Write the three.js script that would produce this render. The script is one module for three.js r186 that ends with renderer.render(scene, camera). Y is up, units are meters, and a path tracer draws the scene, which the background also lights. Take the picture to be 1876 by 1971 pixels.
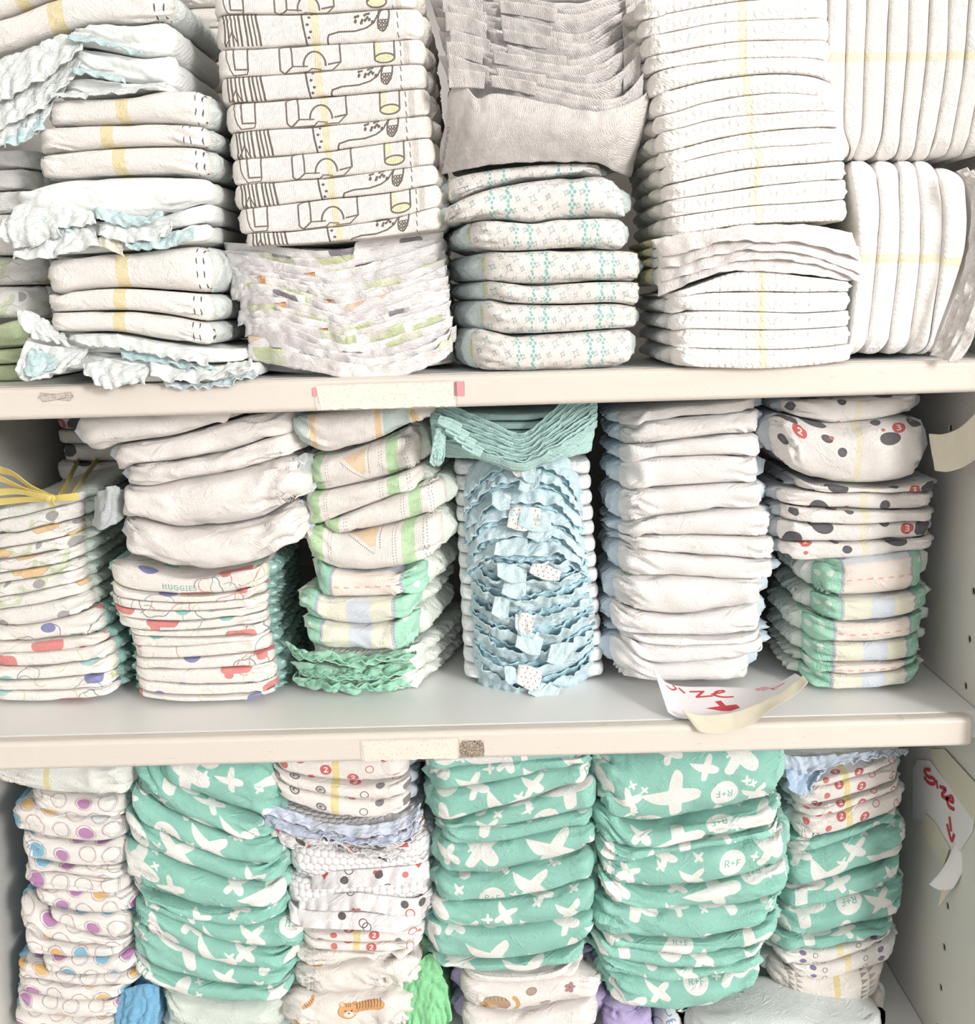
import * as THREE from 'three';
import { RoundedBoxGeometry } from 'three/addons/geometries/RoundedBoxGeometry.js';
import { mergeGeometries } from 'three/addons/utils/BufferGeometryUtils.js';
import { RectAreaLightUniformsLib } from 'three/addons/lights/RectAreaLightUniformsLib.js';
import { createNoise3D } from 'simplex-noise';

// ---------------------------------------------------------------- camera, light, exposure
const scene = new THREE.Scene();
const FOCAL = 1871.26, TILT = 0.2182, ROLL = -0.0302, YAW = -0.0105;
const EYE = new THREE.Vector3(0, 0.2637, 0.5605);
const camera = new THREE.PerspectiveCamera(2 * Math.atan(985.5 / FOCAL) * 180 / Math.PI, 1876 / 1971, 0.01, 30);
const cameraBasis = (() => {
  const cy = Math.cos(YAW), sy = Math.sin(YAW), ct = Math.cos(TILT), st = Math.sin(TILT), cr = Math.cos(ROLL), sr = Math.sin(ROLL);
  const a = [[cy, 0, sy], [0, 1, 0], [-sy, 0, cy]], b = [[1, 0, 0], [0, ct, -st], [0, st, ct]], c = [[cr, sr, 0], [-sr, cr, 0], [0, 0, 1]];
  const mul = (p, q) => p.map((r) => [0, 1, 2].map((j) => r[0] * q[0][j] + r[1] * q[1][j] + r[2] * q[2][j]));
  return mul(c, mul(b, a)).map((r) => new THREE.Vector3(...r));
})();
camera.position.copy(EYE);
camera.quaternion.setFromRotationMatrix(new THREE.Matrix4().makeBasis(...cameraBasis));
camera.updateMatrixWorld();

const renderer = new THREE.WebGLRenderer({ antialias: true });
renderer.toneMapping = THREE.LinearToneMapping;
renderer.toneMappingExposure = 0.43;
renderer.shadowMap.enabled = true;
RectAreaLightUniformsLib.init();
scene.background = new THREE.Color('#cfdbe6');

function windowOrFillLight(color, intensity, w, h, pos, target) {
  const l = new THREE.RectAreaLight(color, intensity, w, h);
  l.position.set(...pos); l.lookAt(...target); scene.add(l);
  return l;
}
// daylight through a window to the right behind the photographer, and a wider dimmer fill window added to the left
windowOrFillLight('#fffbf9', 168, 0.8, 0.95, [2.72, 1.26, 3.36], [2.72, 1.26, 0]);
windowOrFillLight('#f4f6fa', 4.6, 2.0, 1.3, [-0.75, 0.55, 3.36], [-0.75, 0.55, 0]);

// ---------------------------------------------------------------- helpers
const V3 = (x, y, z) => new THREE.Vector3(x, y, z);
function pixelRay(px, py) {
  const d = V3(0, 0, 0), k = [(px - 938) / FOCAL, -(py - 985.5) / FOCAL, -1];
  cameraBasis.forEach((r, i) => d.addScaledVector(r, k[i]));
  return d;
}
function onZ(px, py, z) { const d = pixelRay(px, py); return d.multiplyScalar((z - EYE.z) / d.z).add(EYE); }   // where the sight line meets the plane at depth z
function onX(px, py, x) { const d = pixelRay(px, py); return d.multiplyScalar((x - EYE.x) / d.x).add(EYE); }
function onY(px, py, y) { const d = pixelRay(px, py); return d.multiplyScalar((y - EYE.y) / d.y).add(EYE); }
function rng(seed) { let s = seed | 0; return () => { s = (s + 0x6d2b79f5) | 0; let t = Math.imul(s ^ (s >>> 15), 1 | s); t = (t + Math.imul(t ^ (t >>> 7), 61 | t)) ^ t; return ((t ^ (t >>> 14)) >>> 0) / 4294967296; }; }
const n3 = createNoise3D(rng(11));
const clamp = (v, a = 0, b = 1) => Math.min(b, Math.max(a, v));
const mix = (a, b, t) => a + (b - a) * t;
const sstep = (a, b, v) => { const t = clamp((v - a) / (b - a)); return t * t * (3 - 2 * t); };
const ridge = (n) => 1 - 2 * Math.abs(n);

function seam(flat) {
  if (typeof flat === 'function') return flat;                                   // smooth height curve through pixel points
  const n = flat.length / 2, X = [], Y = [], M = [];
  for (let i = 0; i < n; i++) { X.push(flat[2 * i]); Y.push(flat[2 * i + 1]); }
  for (let i = 0; i < n; i++) {
    if (n === 1) { M.push(0); continue; }
    const a = Math.max(0, i - 1), b = Math.min(n - 1, i + 1);
    M.push((Y[b] - Y[a]) / (X[b] - X[a] || 1));
  }
  return (x) => {
    if (n === 1) return Y[0];
    if (x <= X[0]) return Y[0] + M[0] * 0.4 * Math.max(-25, x - X[0]);
    if (x >= X[n - 1]) return Y[n - 1] + M[n - 1] * 0.4 * Math.min(25, x - X[n - 1]);
    let i = 0; while (x > X[i + 1]) i++;
    const h = X[i + 1] - X[i], t = (x - X[i]) / h, t2 = t * t, t3 = t2 * t;
    return (2 * t3 - 3 * t2 + 1) * Y[i] + (t3 - 2 * t2 + t) * h * M[i] + (3 * t2 - 2 * t3) * Y[i + 1] + (t3 - t2) * h * M[i + 1];
  };
}
function polyAt(flat, u) {                              // Catmull-Rom through [x, y, ...]
  const n = flat.length / 2, f = clamp(u) * (n - 1), i = Math.min(n - 2, Math.floor(f)), t = f - i;
  const g = (k, c) => flat[2 * clamp(k, 0, n - 1) + c];
  return [0, 1].map((c) => {
    const a = g(i - 1, c), b = g(i, c), d = g(i + 1, c), e = g(i + 2, c);
    return 0.5 * (2 * b + (d - a) * t + (2 * a - 5 * b + 4 * d - e) * t * t + (3 * b - a - 3 * d + e) * t * t * t);
  });
}
function gridGeometry(pos, uv, uv1, nu, nv, flip) {
  const g = new THREE.BufferGeometry(), idx = [];
  for (let i = 0; i < nu; i++) for (let j = 0; j < nv; j++) {
    const a = i * (nv + 1) + j, b = a + nv + 1;
    if (flip) idx.push(a, a + 1, b, b, a + 1, b + 1); else idx.push(a, b, a + 1, b, b + 1, a + 1);
  }
  g.setAttribute('position', new THREE.BufferAttribute(pos, 3));
  g.setAttribute('uv', new THREE.BufferAttribute(uv, 2));
  g.setAttribute('uv1', new THREE.BufferAttribute(uv1, 2));
  g.setIndex(idx);
  return g;
}
function gridNormals(pos, nu, nv, closed) {
  const N = new Float32Array(pos.length), at = (i, j, c) => pos[(i * (nv + 1) + j) * 3 + c];
  for (let i = 0; i <= nu; i++) for (let j = 0; j <= nv; j++) {
    const i0 = Math.max(0, i - 1), i1 = Math.min(nu, i + 1);
    let j0 = j - 1, j1 = j + 1;
    if (closed) { if (j0 < 0) j0 = nv - 1; if (j1 > nv) j1 = 1; } else { j0 = Math.max(0, j0); j1 = Math.min(nv, j1); }
    const a = [0, 1, 2].map((c) => at(i1, j, c) - at(i0, j, c)), b = [0, 1, 2].map((c) => at(i, j1, c) - at(i, j0, c));
    let x = a[1] * b[2] - a[2] * b[1], y = a[2] * b[0] - a[0] * b[2], z = a[0] * b[1] - a[1] * b[0];
    const l = Math.hypot(x, y, z) || 1, k = (i * (nv + 1) + j) * 3;
    N[k] = x / l; N[k + 1] = y / l; N[k + 2] = z / l;
  }
  return N;
}
function smoothClosed(g, nu, nv) {                      // same normal on both sides of the uv seam
  g.computeVertexNormals();
  const n = g.attributes.normal;
  for (let i = 0; i <= nu; i++) {
    const a = i * (nv + 1), b = a + nv, v = V3(n.getX(a) + n.getX(b), n.getY(a) + n.getY(b), n.getZ(a) + n.getZ(b)).normalize();
    n.setXYZ(a, v.x, v.y, v.z); n.setXYZ(b, v.x, v.y, v.z);
  }
  return g;
}

// A folded soft pad: front fold between two height curves, rounded fold in front, sides drawn in by elastic.
// With vert the pad stands on edge: its curves are x positions over y.
function padInfo(o) {
  const T = seam(o.t), B = seam(o.b), vert = !!o.vert;
  const zm = o.zm ?? o.z, w = (a, b) => { const p = vert ? onZ(b, a, zm) : onZ(a, b, zm); return vert ? [p.y, p.x] : [p.x, p.y]; };
  const row = (a) => { const t = T(a), b = Math.max(B(a), t + 3), up = w(a, t), dn = w(a, b), m = w(a, (t + b) / 2); return { A: m[0], hi: up[1], lo: dn[1] }; };
  return { row, vert, L: row(o.x[0]), R: row(o.x[1]) };
}
function padGeometry(o) {
  const { depth = 0.11, cap = 0.62, corner = 0.014, seed = 1, gl = 0.6, gr = 0.6, gA = 0.0014, gLen = 0.02, gF = 150, lump = 0.0006, crease = 0.0006, sq = 0.85, k = 1.0, gap = 0.0004, bow = 0.004, nu = 60, fit = true, tw = 0.12, th = 0.05, uo = 0, vo = 0, sag = 0, shear = 0, us = 1 } = o;
  const I = padInfo(o), vert = I.vert, nf = 18, nt = 10, nb = 4, nv = 2 * nb + 2 * nt + nf;
  const pos = new Float32Array((nu + 1) * (nv + 1) * 3), uv = new Float32Array((nu + 1) * (nv + 1) * 2), uv1 = new Float32Array(uv.length);
  const arcs = [], ends = [], As = [], fr = [];
  const A0 = I.L.A, A1 = I.R.A, span = A1 - A0;
  for (let i = 0; i <= nu; i++) {
    const s = i / nu, a = mix(s, 0.5 - 0.5 * Math.cos(Math.PI * s), 0.75), r = I.row(mix(o.x[0], o.x[1], a));
    const A = A0 + span * a, e = Math.min(a, 1 - a) * Math.abs(span);
    const H = Math.max(0.0012, Math.abs(r.hi - r.lo) / 2 - gap), dir = Math.sign(r.hi - r.lo), c = (r.hi + r.lo) / 2;
    const ce = clamp(e / (H * cap)), h = H * Math.sqrt(Math.max(0, 1 - (1 - ce) ** 2)) * dir;
    const cc = clamp(e / corner), back = corner * (1 - Math.sqrt(Math.max(0, 1 - (1 - cc) ** 2)));
    const zf = o.z - back - bow * (2 * a - 1) ** 2, zb = o.z - depth + back, kk = Math.min(k * H * Math.sqrt(ce), (zf - zb) * 0.3);
    const ring = [];
    for (let j = 0; j <= nb; j++) { const q = -Math.PI + (Math.PI / 2) * (j / nb); ring.push([zb + kk + kk * Math.cos(q), c + h * Math.sin(q), 0]); }
    for (let j = 1; j < nt; j++) { const t = j / nt, tt = 1 - (1 - t) ** 1.5; ring.push([mix(zb + kk, zf - kk, tt), c - h, tt]); }
    for (let j = 0; j <= nf; j++) {
      const q = -Math.PI / 2 + Math.PI * (j / nf), sn = Math.sin(q), cs = Math.cos(q);
      ring.push([zf - kk + kk * Math.pow(Math.abs(cs), sq), c + h * Math.sign(sn) * Math.pow(Math.abs(sn), sq), 1]);
    }
    for (let j = 1; j < nt; j++) { const t = 1 - j / nt, tt = 1 - (1 - t) ** 1.5; ring.push([mix(zb + kk, zf - kk, tt), c + h, tt]); }
    for (let j = 0; j <= nb; j++) { const q = Math.PI / 2 + (Math.PI / 2) * (j / nb); ring.push([zb + kk + kk * Math.cos(q), c + h * Math.sin(q), 0]); }
    const arc = [0];
    for (let j = 1; j <= nv; j++) arc.push(arc[j - 1] + Math.hypot(ring[j][0] - ring[j - 1][0], ring[j][1] - ring[j - 1][1]));
    const mid = arc[nb + nt + nf / 2];
    arcs.push(arc.map((v) => v - mid)); ends.push(e); As.push(A); fr.push(ring.map((v) => v[2]));
    for (let j = 0; j <= nv; j++) {
      const q = (i * (nv + 1) + j), p = q * 3, dz = Math.max(0, zf - ring[j][0]);
      const yy = ring[j][1] + (vert ? 0 : -sag * dz);
      pos[p] = vert ? yy : A + shear * Math.max(0, o.z - ring[j][0]); pos[p + 1] = vert ? A : yy; pos[p + 2] = ring[j][0];
      const ar = arc[j] - mid;
      uv[2 * q] = (fit ? us * (A - A0) / span : (A - A0) / tw) + uo; uv[2 * q + 1] = (fit ? 0.5 : 0) + ar / th + vo;
      uv1[2 * q] = A; uv1[2 * q + 1] = ar + seed * 0.013;
    }
  }
  const flip = false, N = gridNormals(pos, nu, nv, true), sg = 1;
  for (let i = 0; i <= nu; i++) for (let j = 0; j <= nv; j++) {
    const p = (i * (nv + 1) + j) * 3, ar = arcs[i][j], A = As[i], e = ends[i], f = fr[i][j];
    const side = A - A0 < A1 - A ? (span > 0 ? gl : gr) : (span > 0 ? gr : gl), ge = side * Math.exp(-((e / gLen) ** 2));
    const fan = ar * gF + 0.6 * n3(A * 30, ar * 40, seed + 3);
    let d = 1.7 * gA * ge * ridge(n3(fan, A * 22, seed)) * (0.55 + 0.45 * f) * clamp(e / 0.008, 0.3, 1);
    const cn = n3(A * 11, ar * 70, seed + 7);
    d += f * (crease * (cn * 0.7 - 1.3 * Math.max(0, 0.16 - Math.abs(cn)) / 0.16 * sstep(0.0, 0.5, n3(A * 14, ar * 20, seed + 9))) + lump * n3(A * 34, ar * 46, seed + 5));
    d *= clamp(e / 0.002, 0.15, 1);
    const lean = Math.abs(vert ? N[p] : N[p + 1]); if (d > 0) d *= 1 - sstep(0.55, 0.9, lean);
    pos[p] += N[p] * d * sg; pos[p + 1] += N[p + 1] * d * sg; pos[p + 2] += N[p + 2] * d * sg;
  }
  return smoothClosed(gridGeometry(pos, uv, uv1, nu, nv, flip), nu, nv);
}
// the frilled elastic along one side of a pad
function cuffGeometry(o, side) {
  const { depth = 0.11, corner = 0.014, seed = 1, cuffR = 0.005, cuffA = 0.0022, cuffF = 130, cuffH = 0.97, cuffOut = -0.55 * cuffR, shear = 0 } = o;
  const I = padInfo(o), end = side < 0 ? I.L : I.R, inner = I.row(mix(o.x[side < 0 ? 0 : 1], o.x[side < 0 ? 1 : 0], 0.05));
  const c = (inner.hi + inner.lo) / 2, h = Math.abs(inner.hi - inner.lo) / 2 * cuffH, dir = side;
  const nz = 36, nr = 12, z0 = o.z - corner * 0.9 - 0.003, z1 = o.z - depth + corner;
  const pos = new Float32Array((nz + 1) * (nr + 1) * 3), uv = new Float32Array((nz + 1) * (nr + 1) * 2), uv1 = new Float32Array(uv.length);
  for (let i = 0; i <= nz; i++) {
    const t = (i / nz) ** 1.25, z = mix(z0, z1, t), tap = Math.sqrt(Math.min(1, t / 0.07)) * Math.sqrt(Math.min(1, (1 - t) / 0.1));
    for (let j = 0; j <= nr; j++) {
      const q = j / nr * 2 * Math.PI, rr = 1 + (cuffA / cuffR) * (ridge(n3(z * cuffF, Math.cos(q) * 0.7, seed + Math.sin(q) * 0.7 + side * 9)) * 0.8 + 0.5 * n3(z * 60, Math.cos(q), seed + 4 + Math.sin(q)));
      const rx = cuffR * tap * rr, ry = h * tap * (0.75 + 0.25 * rr), p = i * (nr + 1) + j;
      pos[3 * p] = end.A + dir * (cuffOut + rx * Math.cos(q)) + shear * (o.z - z); pos[3 * p + 1] = c + Math.min(h, ry) * Math.sin(q); pos[3 * p + 2] = z;
      uv[2 * p] = z / 0.04; uv[2 * p + 1] = j / nr; uv1[2 * p] = z; uv1[2 * p + 1] = q * 0.005;
    }
  }
  return smoothClosed(gridGeometry(pos, uv, uv1, nz, nr, side < 0), nz, nr);
}
// a thin sheet of non-woven between two pixel outlines at given depths, crumpled, with its own thickness
function sheetGeometry(o) {
  const { top, bot, zt, zb, wrap = 0.012, wrapTop = wrap, th = 0.0007, cr = 0.0015, cf = 60, ruf = 0, rf = 160, free = 'top', nu = 44, nv = 14, seed = 1, bulge = 0, uo = 0, vo = 0, tw = 0.1, thh = 0.1, fit = false, zfun = null, rowsZ = null } = o;
  const pos = new Float32Array((nu + 1) * (nv + 1) * 3), uv = new Float32Array((nu + 1) * (nv + 1) * 2);
  for (let i = 0; i <= nu; i++) {
    const u = i / nu, s = Math.abs(2 * u - 1), a = polyAt(top, u), b = polyAt(bot, u);
    const za = (typeof zt === 'function' ? zt(u) : zt) - wrapTop * s ** 2.6, zc = (typeof zb === 'function' ? zb(u) : zb) - wrap * s ** 2.6;
    const p = onZ(a[0], a[1], za), q = onZ(b[0], b[1], zc);
    for (let j = 0; j <= nv; j++) {
      const v = j / nv, k = (i * (nv + 1) + j);
      pos[3 * k] = mix(p.x, q.x, v); pos[3 * k + 1] = mix(p.y, q.y, v); pos[3 * k + 2] = mix(p.z, q.z, v) + bulge * Math.sin(Math.PI * v);
    }
  }
  const N = gridNormals(pos, nu, nv, false), P = pos.slice(), cum = [];
  for (let j = 0; j <= nv; j++) { let l = 0; cum[j] = [0]; for (let i = 1; i <= nu; i++) { const a = (i * (nv + 1) + j) * 3, b = a - (nv + 1) * 3; l += Math.hypot(pos[a] - pos[b], pos[a + 1] - pos[b + 1], pos[a + 2] - pos[b + 2]); cum[j][i] = l; } }
  for (let i = 0; i <= nu; i++) {
    let lv = 0;
    for (let j = 0; j <= nv; j++) {
      const k = i * (nv + 1) + j, v = j / nv, lu = cum[j][i];
      if (j) { const b = 3 * (k - 1), a = 3 * k; lv += Math.hypot(pos[a] - pos[b], pos[a + 1] - pos[b + 1], pos[a + 2] - pos[b + 2]); }
      const fw = free === 'top' ? (1 - v) : free === 'bot' ? v : 0.5;
      const d = cr * (ridge(n3(lu * cf, lv * cf * 0.8, seed)) * 0.7 + 0.5 * ridge(n3(lu * cf * 2.3, lv * cf * 1.7, seed + 5))) + ruf * fw ** 1.5 * n3(lu * rf, lv * 14, seed + 2);
      for (let c = 0; c < 3; c++) P[3 * k + c] += N[3 * k + c] * d;
      uv[2 * k] = fit ? i / nu : lu / tw + uo; uv[2 * k + 1] = fit ? 1 - v : -lv / thh + vo;
    }
  }
  const N2 = gridNormals(P, nu, nv, false), n = (nu + 1) * (nv + 1), all = new Float32Array(n * 6), uva = new Float32Array(n * 4), uvb = new Float32Array(n * 4);
  for (let k = 0; k < n; k++) {
    for (let c = 0; c < 3; c++) { all[3 * k + c] = P[3 * k + c] - N2[3 * k + c] * th / 2; all[3 * (k + n) + c] = P[3 * k + c] + N2[3 * k + c] * th / 2; }
    for (const s of [0, n]) { uva[2 * (k + s)] = uv[2 * k]; uva[2 * (k + s) + 1] = uv[2 * k + 1]; uvb[2 * (k + s)] = P[3 * k] + P[3 * k + 2]; uvb[2 * (k + s) + 1] = P[3 * k + 1]; }
  }
  const idx = [], id = (i, j) => i * (nv + 1) + j;
  for (let i = 0; i < nu; i++) for (let j = 0; j < nv; j++) {
    const a = id(i, j), b = id(i + 1, j), c = id(i, j + 1), d = id(i + 1, j + 1);
    idx.push(a, c, b, b, c, d, a + n, b + n, c + n, b + n, d + n, c + n);
  }
  const rim = (a, b) => idx.push(a, b, a + n, b, b + n, a + n);
  for (let i = 0; i < nu; i++) { rim(id(i, 0), id(i + 1, 0)); rim(id(i + 1, nv), id(i, nv)); }
  for (let j = 0; j < nv; j++) { rim(id(0, j + 1), id(0, j)); rim(id(nu, j), id(nu, j + 1)); }
  const g = new THREE.BufferGeometry();
  g.setAttribute('position', new THREE.BufferAttribute(all, 3)); g.setAttribute('uv', new THREE.BufferAttribute(uva, 2)); g.setAttribute('uv1', new THREE.BufferAttribute(uvb, 2));
  g.setIndex(idx); g.computeVertexNormals();
  return g;
}
// a flat ribbon along points [px, py, z], of a width in metres, lying mostly in the picture-facing direction
function ribbonGeometry(pts, width, twist = 0, th = 0.0005) {
  const c = new THREE.CatmullRomCurve3(pts.map((p) => (p.isVector3 ? p : onZ(...p)))), n = 40, pos = [], idx = [];
  for (let i = 0; i <= n; i++) {
    const t = i / n, p = c.getPoint(t), d = c.getTangent(t), side = V3(0, 0, 1).cross(d).normalize();
    const a = twist * Math.sin(t * 3.1), w = side.clone().multiplyScalar(Math.cos(a)).add(V3(0, 0, Math.sin(a))), m = V3().crossVectors(w, d).normalize();
    for (const [s, q] of [[-1, -1], [1, -1], [1, 1], [-1, 1]]) { const v = p.clone().addScaledVector(w, s * width / 2).addScaledVector(m, q * th / 2); pos.push(v.x, v.y, v.z); }
    if (i < n) for (let k = 0; k < 4; k++) { const a0 = i * 4 + k, b0 = i * 4 + (k + 1) % 4; idx.push(a0, a0 + 4, b0, b0, a0 + 4, b0 + 4); }
  }
  idx.push(0, 1, 2, 0, 2, 3, n * 4, n * 4 + 2, n * 4 + 1, n * 4, n * 4 + 3, n * 4 + 2);
  const g = new THREE.BufferGeometry(); g.setAttribute('position', new THREE.BufferAttribute(new Float32Array(pos), 3)); g.setIndex(idx);
  const f = g.toNonIndexed(); f.computeVertexNormals(); return f;
}

// ---------------------------------------------------------------- things, names, labels
const taken = new Map();
function numbered(name) { const n = taken.get(name) ?? 0; taken.set(name, n + 1); return n ? name + '_' + String(n).padStart(3, '0') : name; }
function part(name, geometry, m, parent, label) {
  const o = new THREE.Mesh(geometry, m); o.name = name; o.castShadow = o.receiveShadow = true;
  if (label) o.userData.label = label;
  parent.add(o); return o;
}
function thing(name, label, category, group) {
  const g = new THREE.Group(); g.name = numbered(name); g.userData = { label, category };
  if (group) g.userData.group = group;
  scene.add(g); return g;
}
function settle(g) {                                     // put the group's origin at the middle of its base
  const b = new THREE.Box3().setFromObject(g), p = V3((b.min.x + b.max.x) / 2, b.min.y, (b.min.z + b.max.z) / 2);
  g.traverse((m) => { if (m.isMesh && m.geometry) m.geometry.translate(-p.x, -p.y, -p.z); });
  g.position.copy(p); return g;
}
function structure(name, geometry, m) { const o = part(name, geometry, m, scene); o.userData.kind = 'structure'; return o; }
const ORD = ['lowest', 'second', 'third', 'fourth', 'fifth', 'sixth', 'seventh', 'eighth', 'ninth', 'tenth', 'eleventh', 'twelfth', 'thirteenth', 'fourteenth', 'fifteenth', 'sixteenth', 'seventeenth', 'eighteenth'];
const fromBottom = (k) => (k === 0 ? 'lowest' : ORD[k] + ' from bottom');

// ---------------------------------------------------------------- prints and fabrics
function canvasTexture(w, h, draw, srgb = true) {
  const c = document.createElement('canvas'); c.width = w; c.height = h;
  const g = c.getContext('2d'); g.lineCap = g.lineJoin = 'round'; draw(g, w, h);
  const t = new THREE.CanvasTexture(c); t.wrapS = t.wrapT = THREE.RepeatWrapping; t.magFilter = THREE.LinearFilter;
  if (srgb) t.colorSpace = THREE.SRGBColorSpace;
  return t;
}
const fill = (g, w, h, c) => { g.fillStyle = c; g.fillRect(0, 0, w, h); };
function wrapDraw(g, w, h, x, y, r, f) { for (const dx of [-w, 0, w]) for (const dy of [-h, 0, h]) { if (x + dx < -r || x + dx > w + r || y + dy < -r || y + dy > h + r) continue; g.save(); g.translate(x + dx, y + dy); f(g); g.restore(); } }
function disc(g, x, y, rx, ry = rx, c, rot = 0) { g.fillStyle = c; g.beginPath(); g.ellipse(x, y, rx, ry, rot, 0, 7); g.fill(); }
function ring(g, x, y, rx, ry, c, lw = 3, rot = 0) { g.strokeStyle = c; g.lineWidth = lw; g.beginPath(); g.ellipse(x, y, rx, ry, rot, 0, 7); g.stroke(); }
function line(g, pts, c, lw = 3) { g.strokeStyle = c; g.lineWidth = lw; g.beginPath(); g.moveTo(pts[0], pts[1]); for (let i = 2; i < pts.length; i += 2) g.lineTo(pts[i], pts[i + 1]); g.stroke(); }
function poly(g, pts, c) { g.fillStyle = c; g.beginPath(); g.moveTo(pts[0], pts[1]); for (let i = 2; i < pts.length; i += 2) g.lineTo(pts[i], pts[i + 1]); g.closePath(); g.fill(); }
function heightTexture(n, fn) {                          // grey height field, tiling
  const d = new Uint8Array(n * n * 4);
  for (let y = 0; y < n; y++) for (let x = 0; x < n; x++) { const v = clamp(fn(x / n, y / n)) * 255, k = (y * n + x) * 4; d[k] = d[k + 1] = d[k + 2] = v; d[k + 3] = 255; }
  const t = new THREE.DataTexture(d, n, n); t.wrapS = t.wrapT = THREE.RepeatWrapping; t.magFilter = THREE.LinearFilter; t.channel = 1; t.needsUpdate = true; return t;
}
const tor = (u, v, f, s) => { const a = u * 2 * Math.PI, b = v * 2 * Math.PI, r = f / (2 * Math.PI); return n3(Math.cos(a) * r + s, Math.sin(a) * r + Math.cos(b) * r * 1.3, Math.sin(b) * r + s * 0.7); };
const bumpCloth = heightTexture(768, (u, v) => {
  const w1 = tor(u, v * 1, 7, 12), w2 = tor(u, v, 11, 17), g = sstep(0.05, 0.6, tor(u, v, 4, 23));
  return 0.5 + 0.16 * g * (1 - 2.2 * Math.abs(w1)) + 0.1 * g * (1 - 2.4 * Math.abs(w2)) + 0.06 * tor(u, v, 40, 1) + 0.085 * tor(u, v, 90, 4) + 0.06 * tor(u, v, 170, 9);
});
const bumpCrimp = heightTexture(384, (u, v) => { const w = v * 6 + 0.25 * tor(u, v, 8, 3), col = Math.sin(2 * Math.PI * (u * 13 + 0.22 * tor(u, v, 9, 6))); return 0.5 + 0.2 * col * (0.45 + 0.55 * Math.sin(2 * Math.PI * w)) + 0.12 * tor(u, v, 30, 2) + 0.08 * tor(u, v, 80, 5); });
const bumpQuilt = heightTexture(384, (u, v) => {
  const s = 7; let best = 9;
  for (let q = -1; q <= s; q++) for (let p = -1; p <= s; p++) { const x = (p + (q & 1) * 0.5 + 0.25) / s, y = (q + 0.5) / s, d = Math.hypot((u - x) * s, (v - y) * s * 1.05); if (d < best) best = d; }
  return 0.15 + 0.8 * Math.sqrt(Math.max(0, 1 - (best / 0.62) ** 2)) + 0.04 * tor(u, v, 50, 2);
});
const bumpWeave = heightTexture(384, (u, v) => 0.5 + 0.2 * Math.sin(2 * Math.PI * (u * 30 + 0.3 * tor(u, v, 12, 5))) * (0.5 + 0.5 * tor(u, v, 9, 8)) + 0.14 * tor(u, v, 60, 3));
const bumpPaint = heightTexture(256, (u, v) => 0.5 + 0.2 * tor(u, v, 20, 1) + 0.1 * tor(u, v, 60, 2));
const scaled = (t, metres) => { const c = t.clone(); c.repeat.set(1 / metres, 1 / metres); c.channel = 1; c.needsUpdate = true; return c; };
const BUMPS = { fibre: [scaled(bumpCloth, 0.06), 0.0017], crimp: [scaled(bumpCrimp, 0.05), 0.0014], quilt: [scaled(bumpQuilt, 0.036), 0.0016], weave: [scaled(bumpWeave, 0.03), 0.0009] };
const cache = new Map();
function cloth(color, { map = null, bump = 'fibre', through = 0, rough = 0.92, sheen = 0.25, bs = 1 } = {}) {
  const key = [color, map?.uuid, bump, through, rough, bs].join();
  if (!cache.has(key)) {
    const [b, s] = BUMPS[bump];
    const m = new THREE.MeshPhysicalMaterial({ color, map, roughness: rough, bumpMap: b, bumpScale: s * bs, sheen, sheenRoughness: 0.6, sheenColor: new THREE.Color('#ffffff'), specularIntensity: 0.5 });
    if (through) { m.transmission = through; m.thickness = 0; m.roughness = 1; m.sheen = 0; }
    m.side = THREE.DoubleSide; cache.set(key, m);
  }
  return cache.get(key);
}
const R0 = rng(5);
// prints; 'fit' prints run over the width of one fold, the others tile in metres
const PRINT = {};
const stripePrint = (c, w, { dash = null, bg = '#f8f5f1', at = 0.5, edge = null } = {}) => canvasTexture(1024, 256, (g, W, H) => {
  fill(g, W, H, bg); g.fillStyle = c; g.fillRect(at * W - w / 2, 0, w, H);
  if (dash) for (const x of dash) for (let y = 0; y < H; y += 32) { g.fillStyle = '#5d5f60'; g.beginPath(); g.ellipse(x * W, y + 12, 3.5, 9, 0.1, 0, 7); g.fill(); }
});
PRINT.wideYellow = stripePrint('#f1e4bb', 76, { dash: [0.035, 0.94, 0.975] });
PRINT.narrowYellow = stripePrint('#f6efd6', 46, { bg: '#f9f6f2' });
PRINT.faintYellow = stripePrint('#f5eed2', 46, { bg: '#f8f6f4' });
PRINT.whiteYellow = stripePrint('#eee3b2', 40, { bg: '#f6f7f4' });
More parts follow.
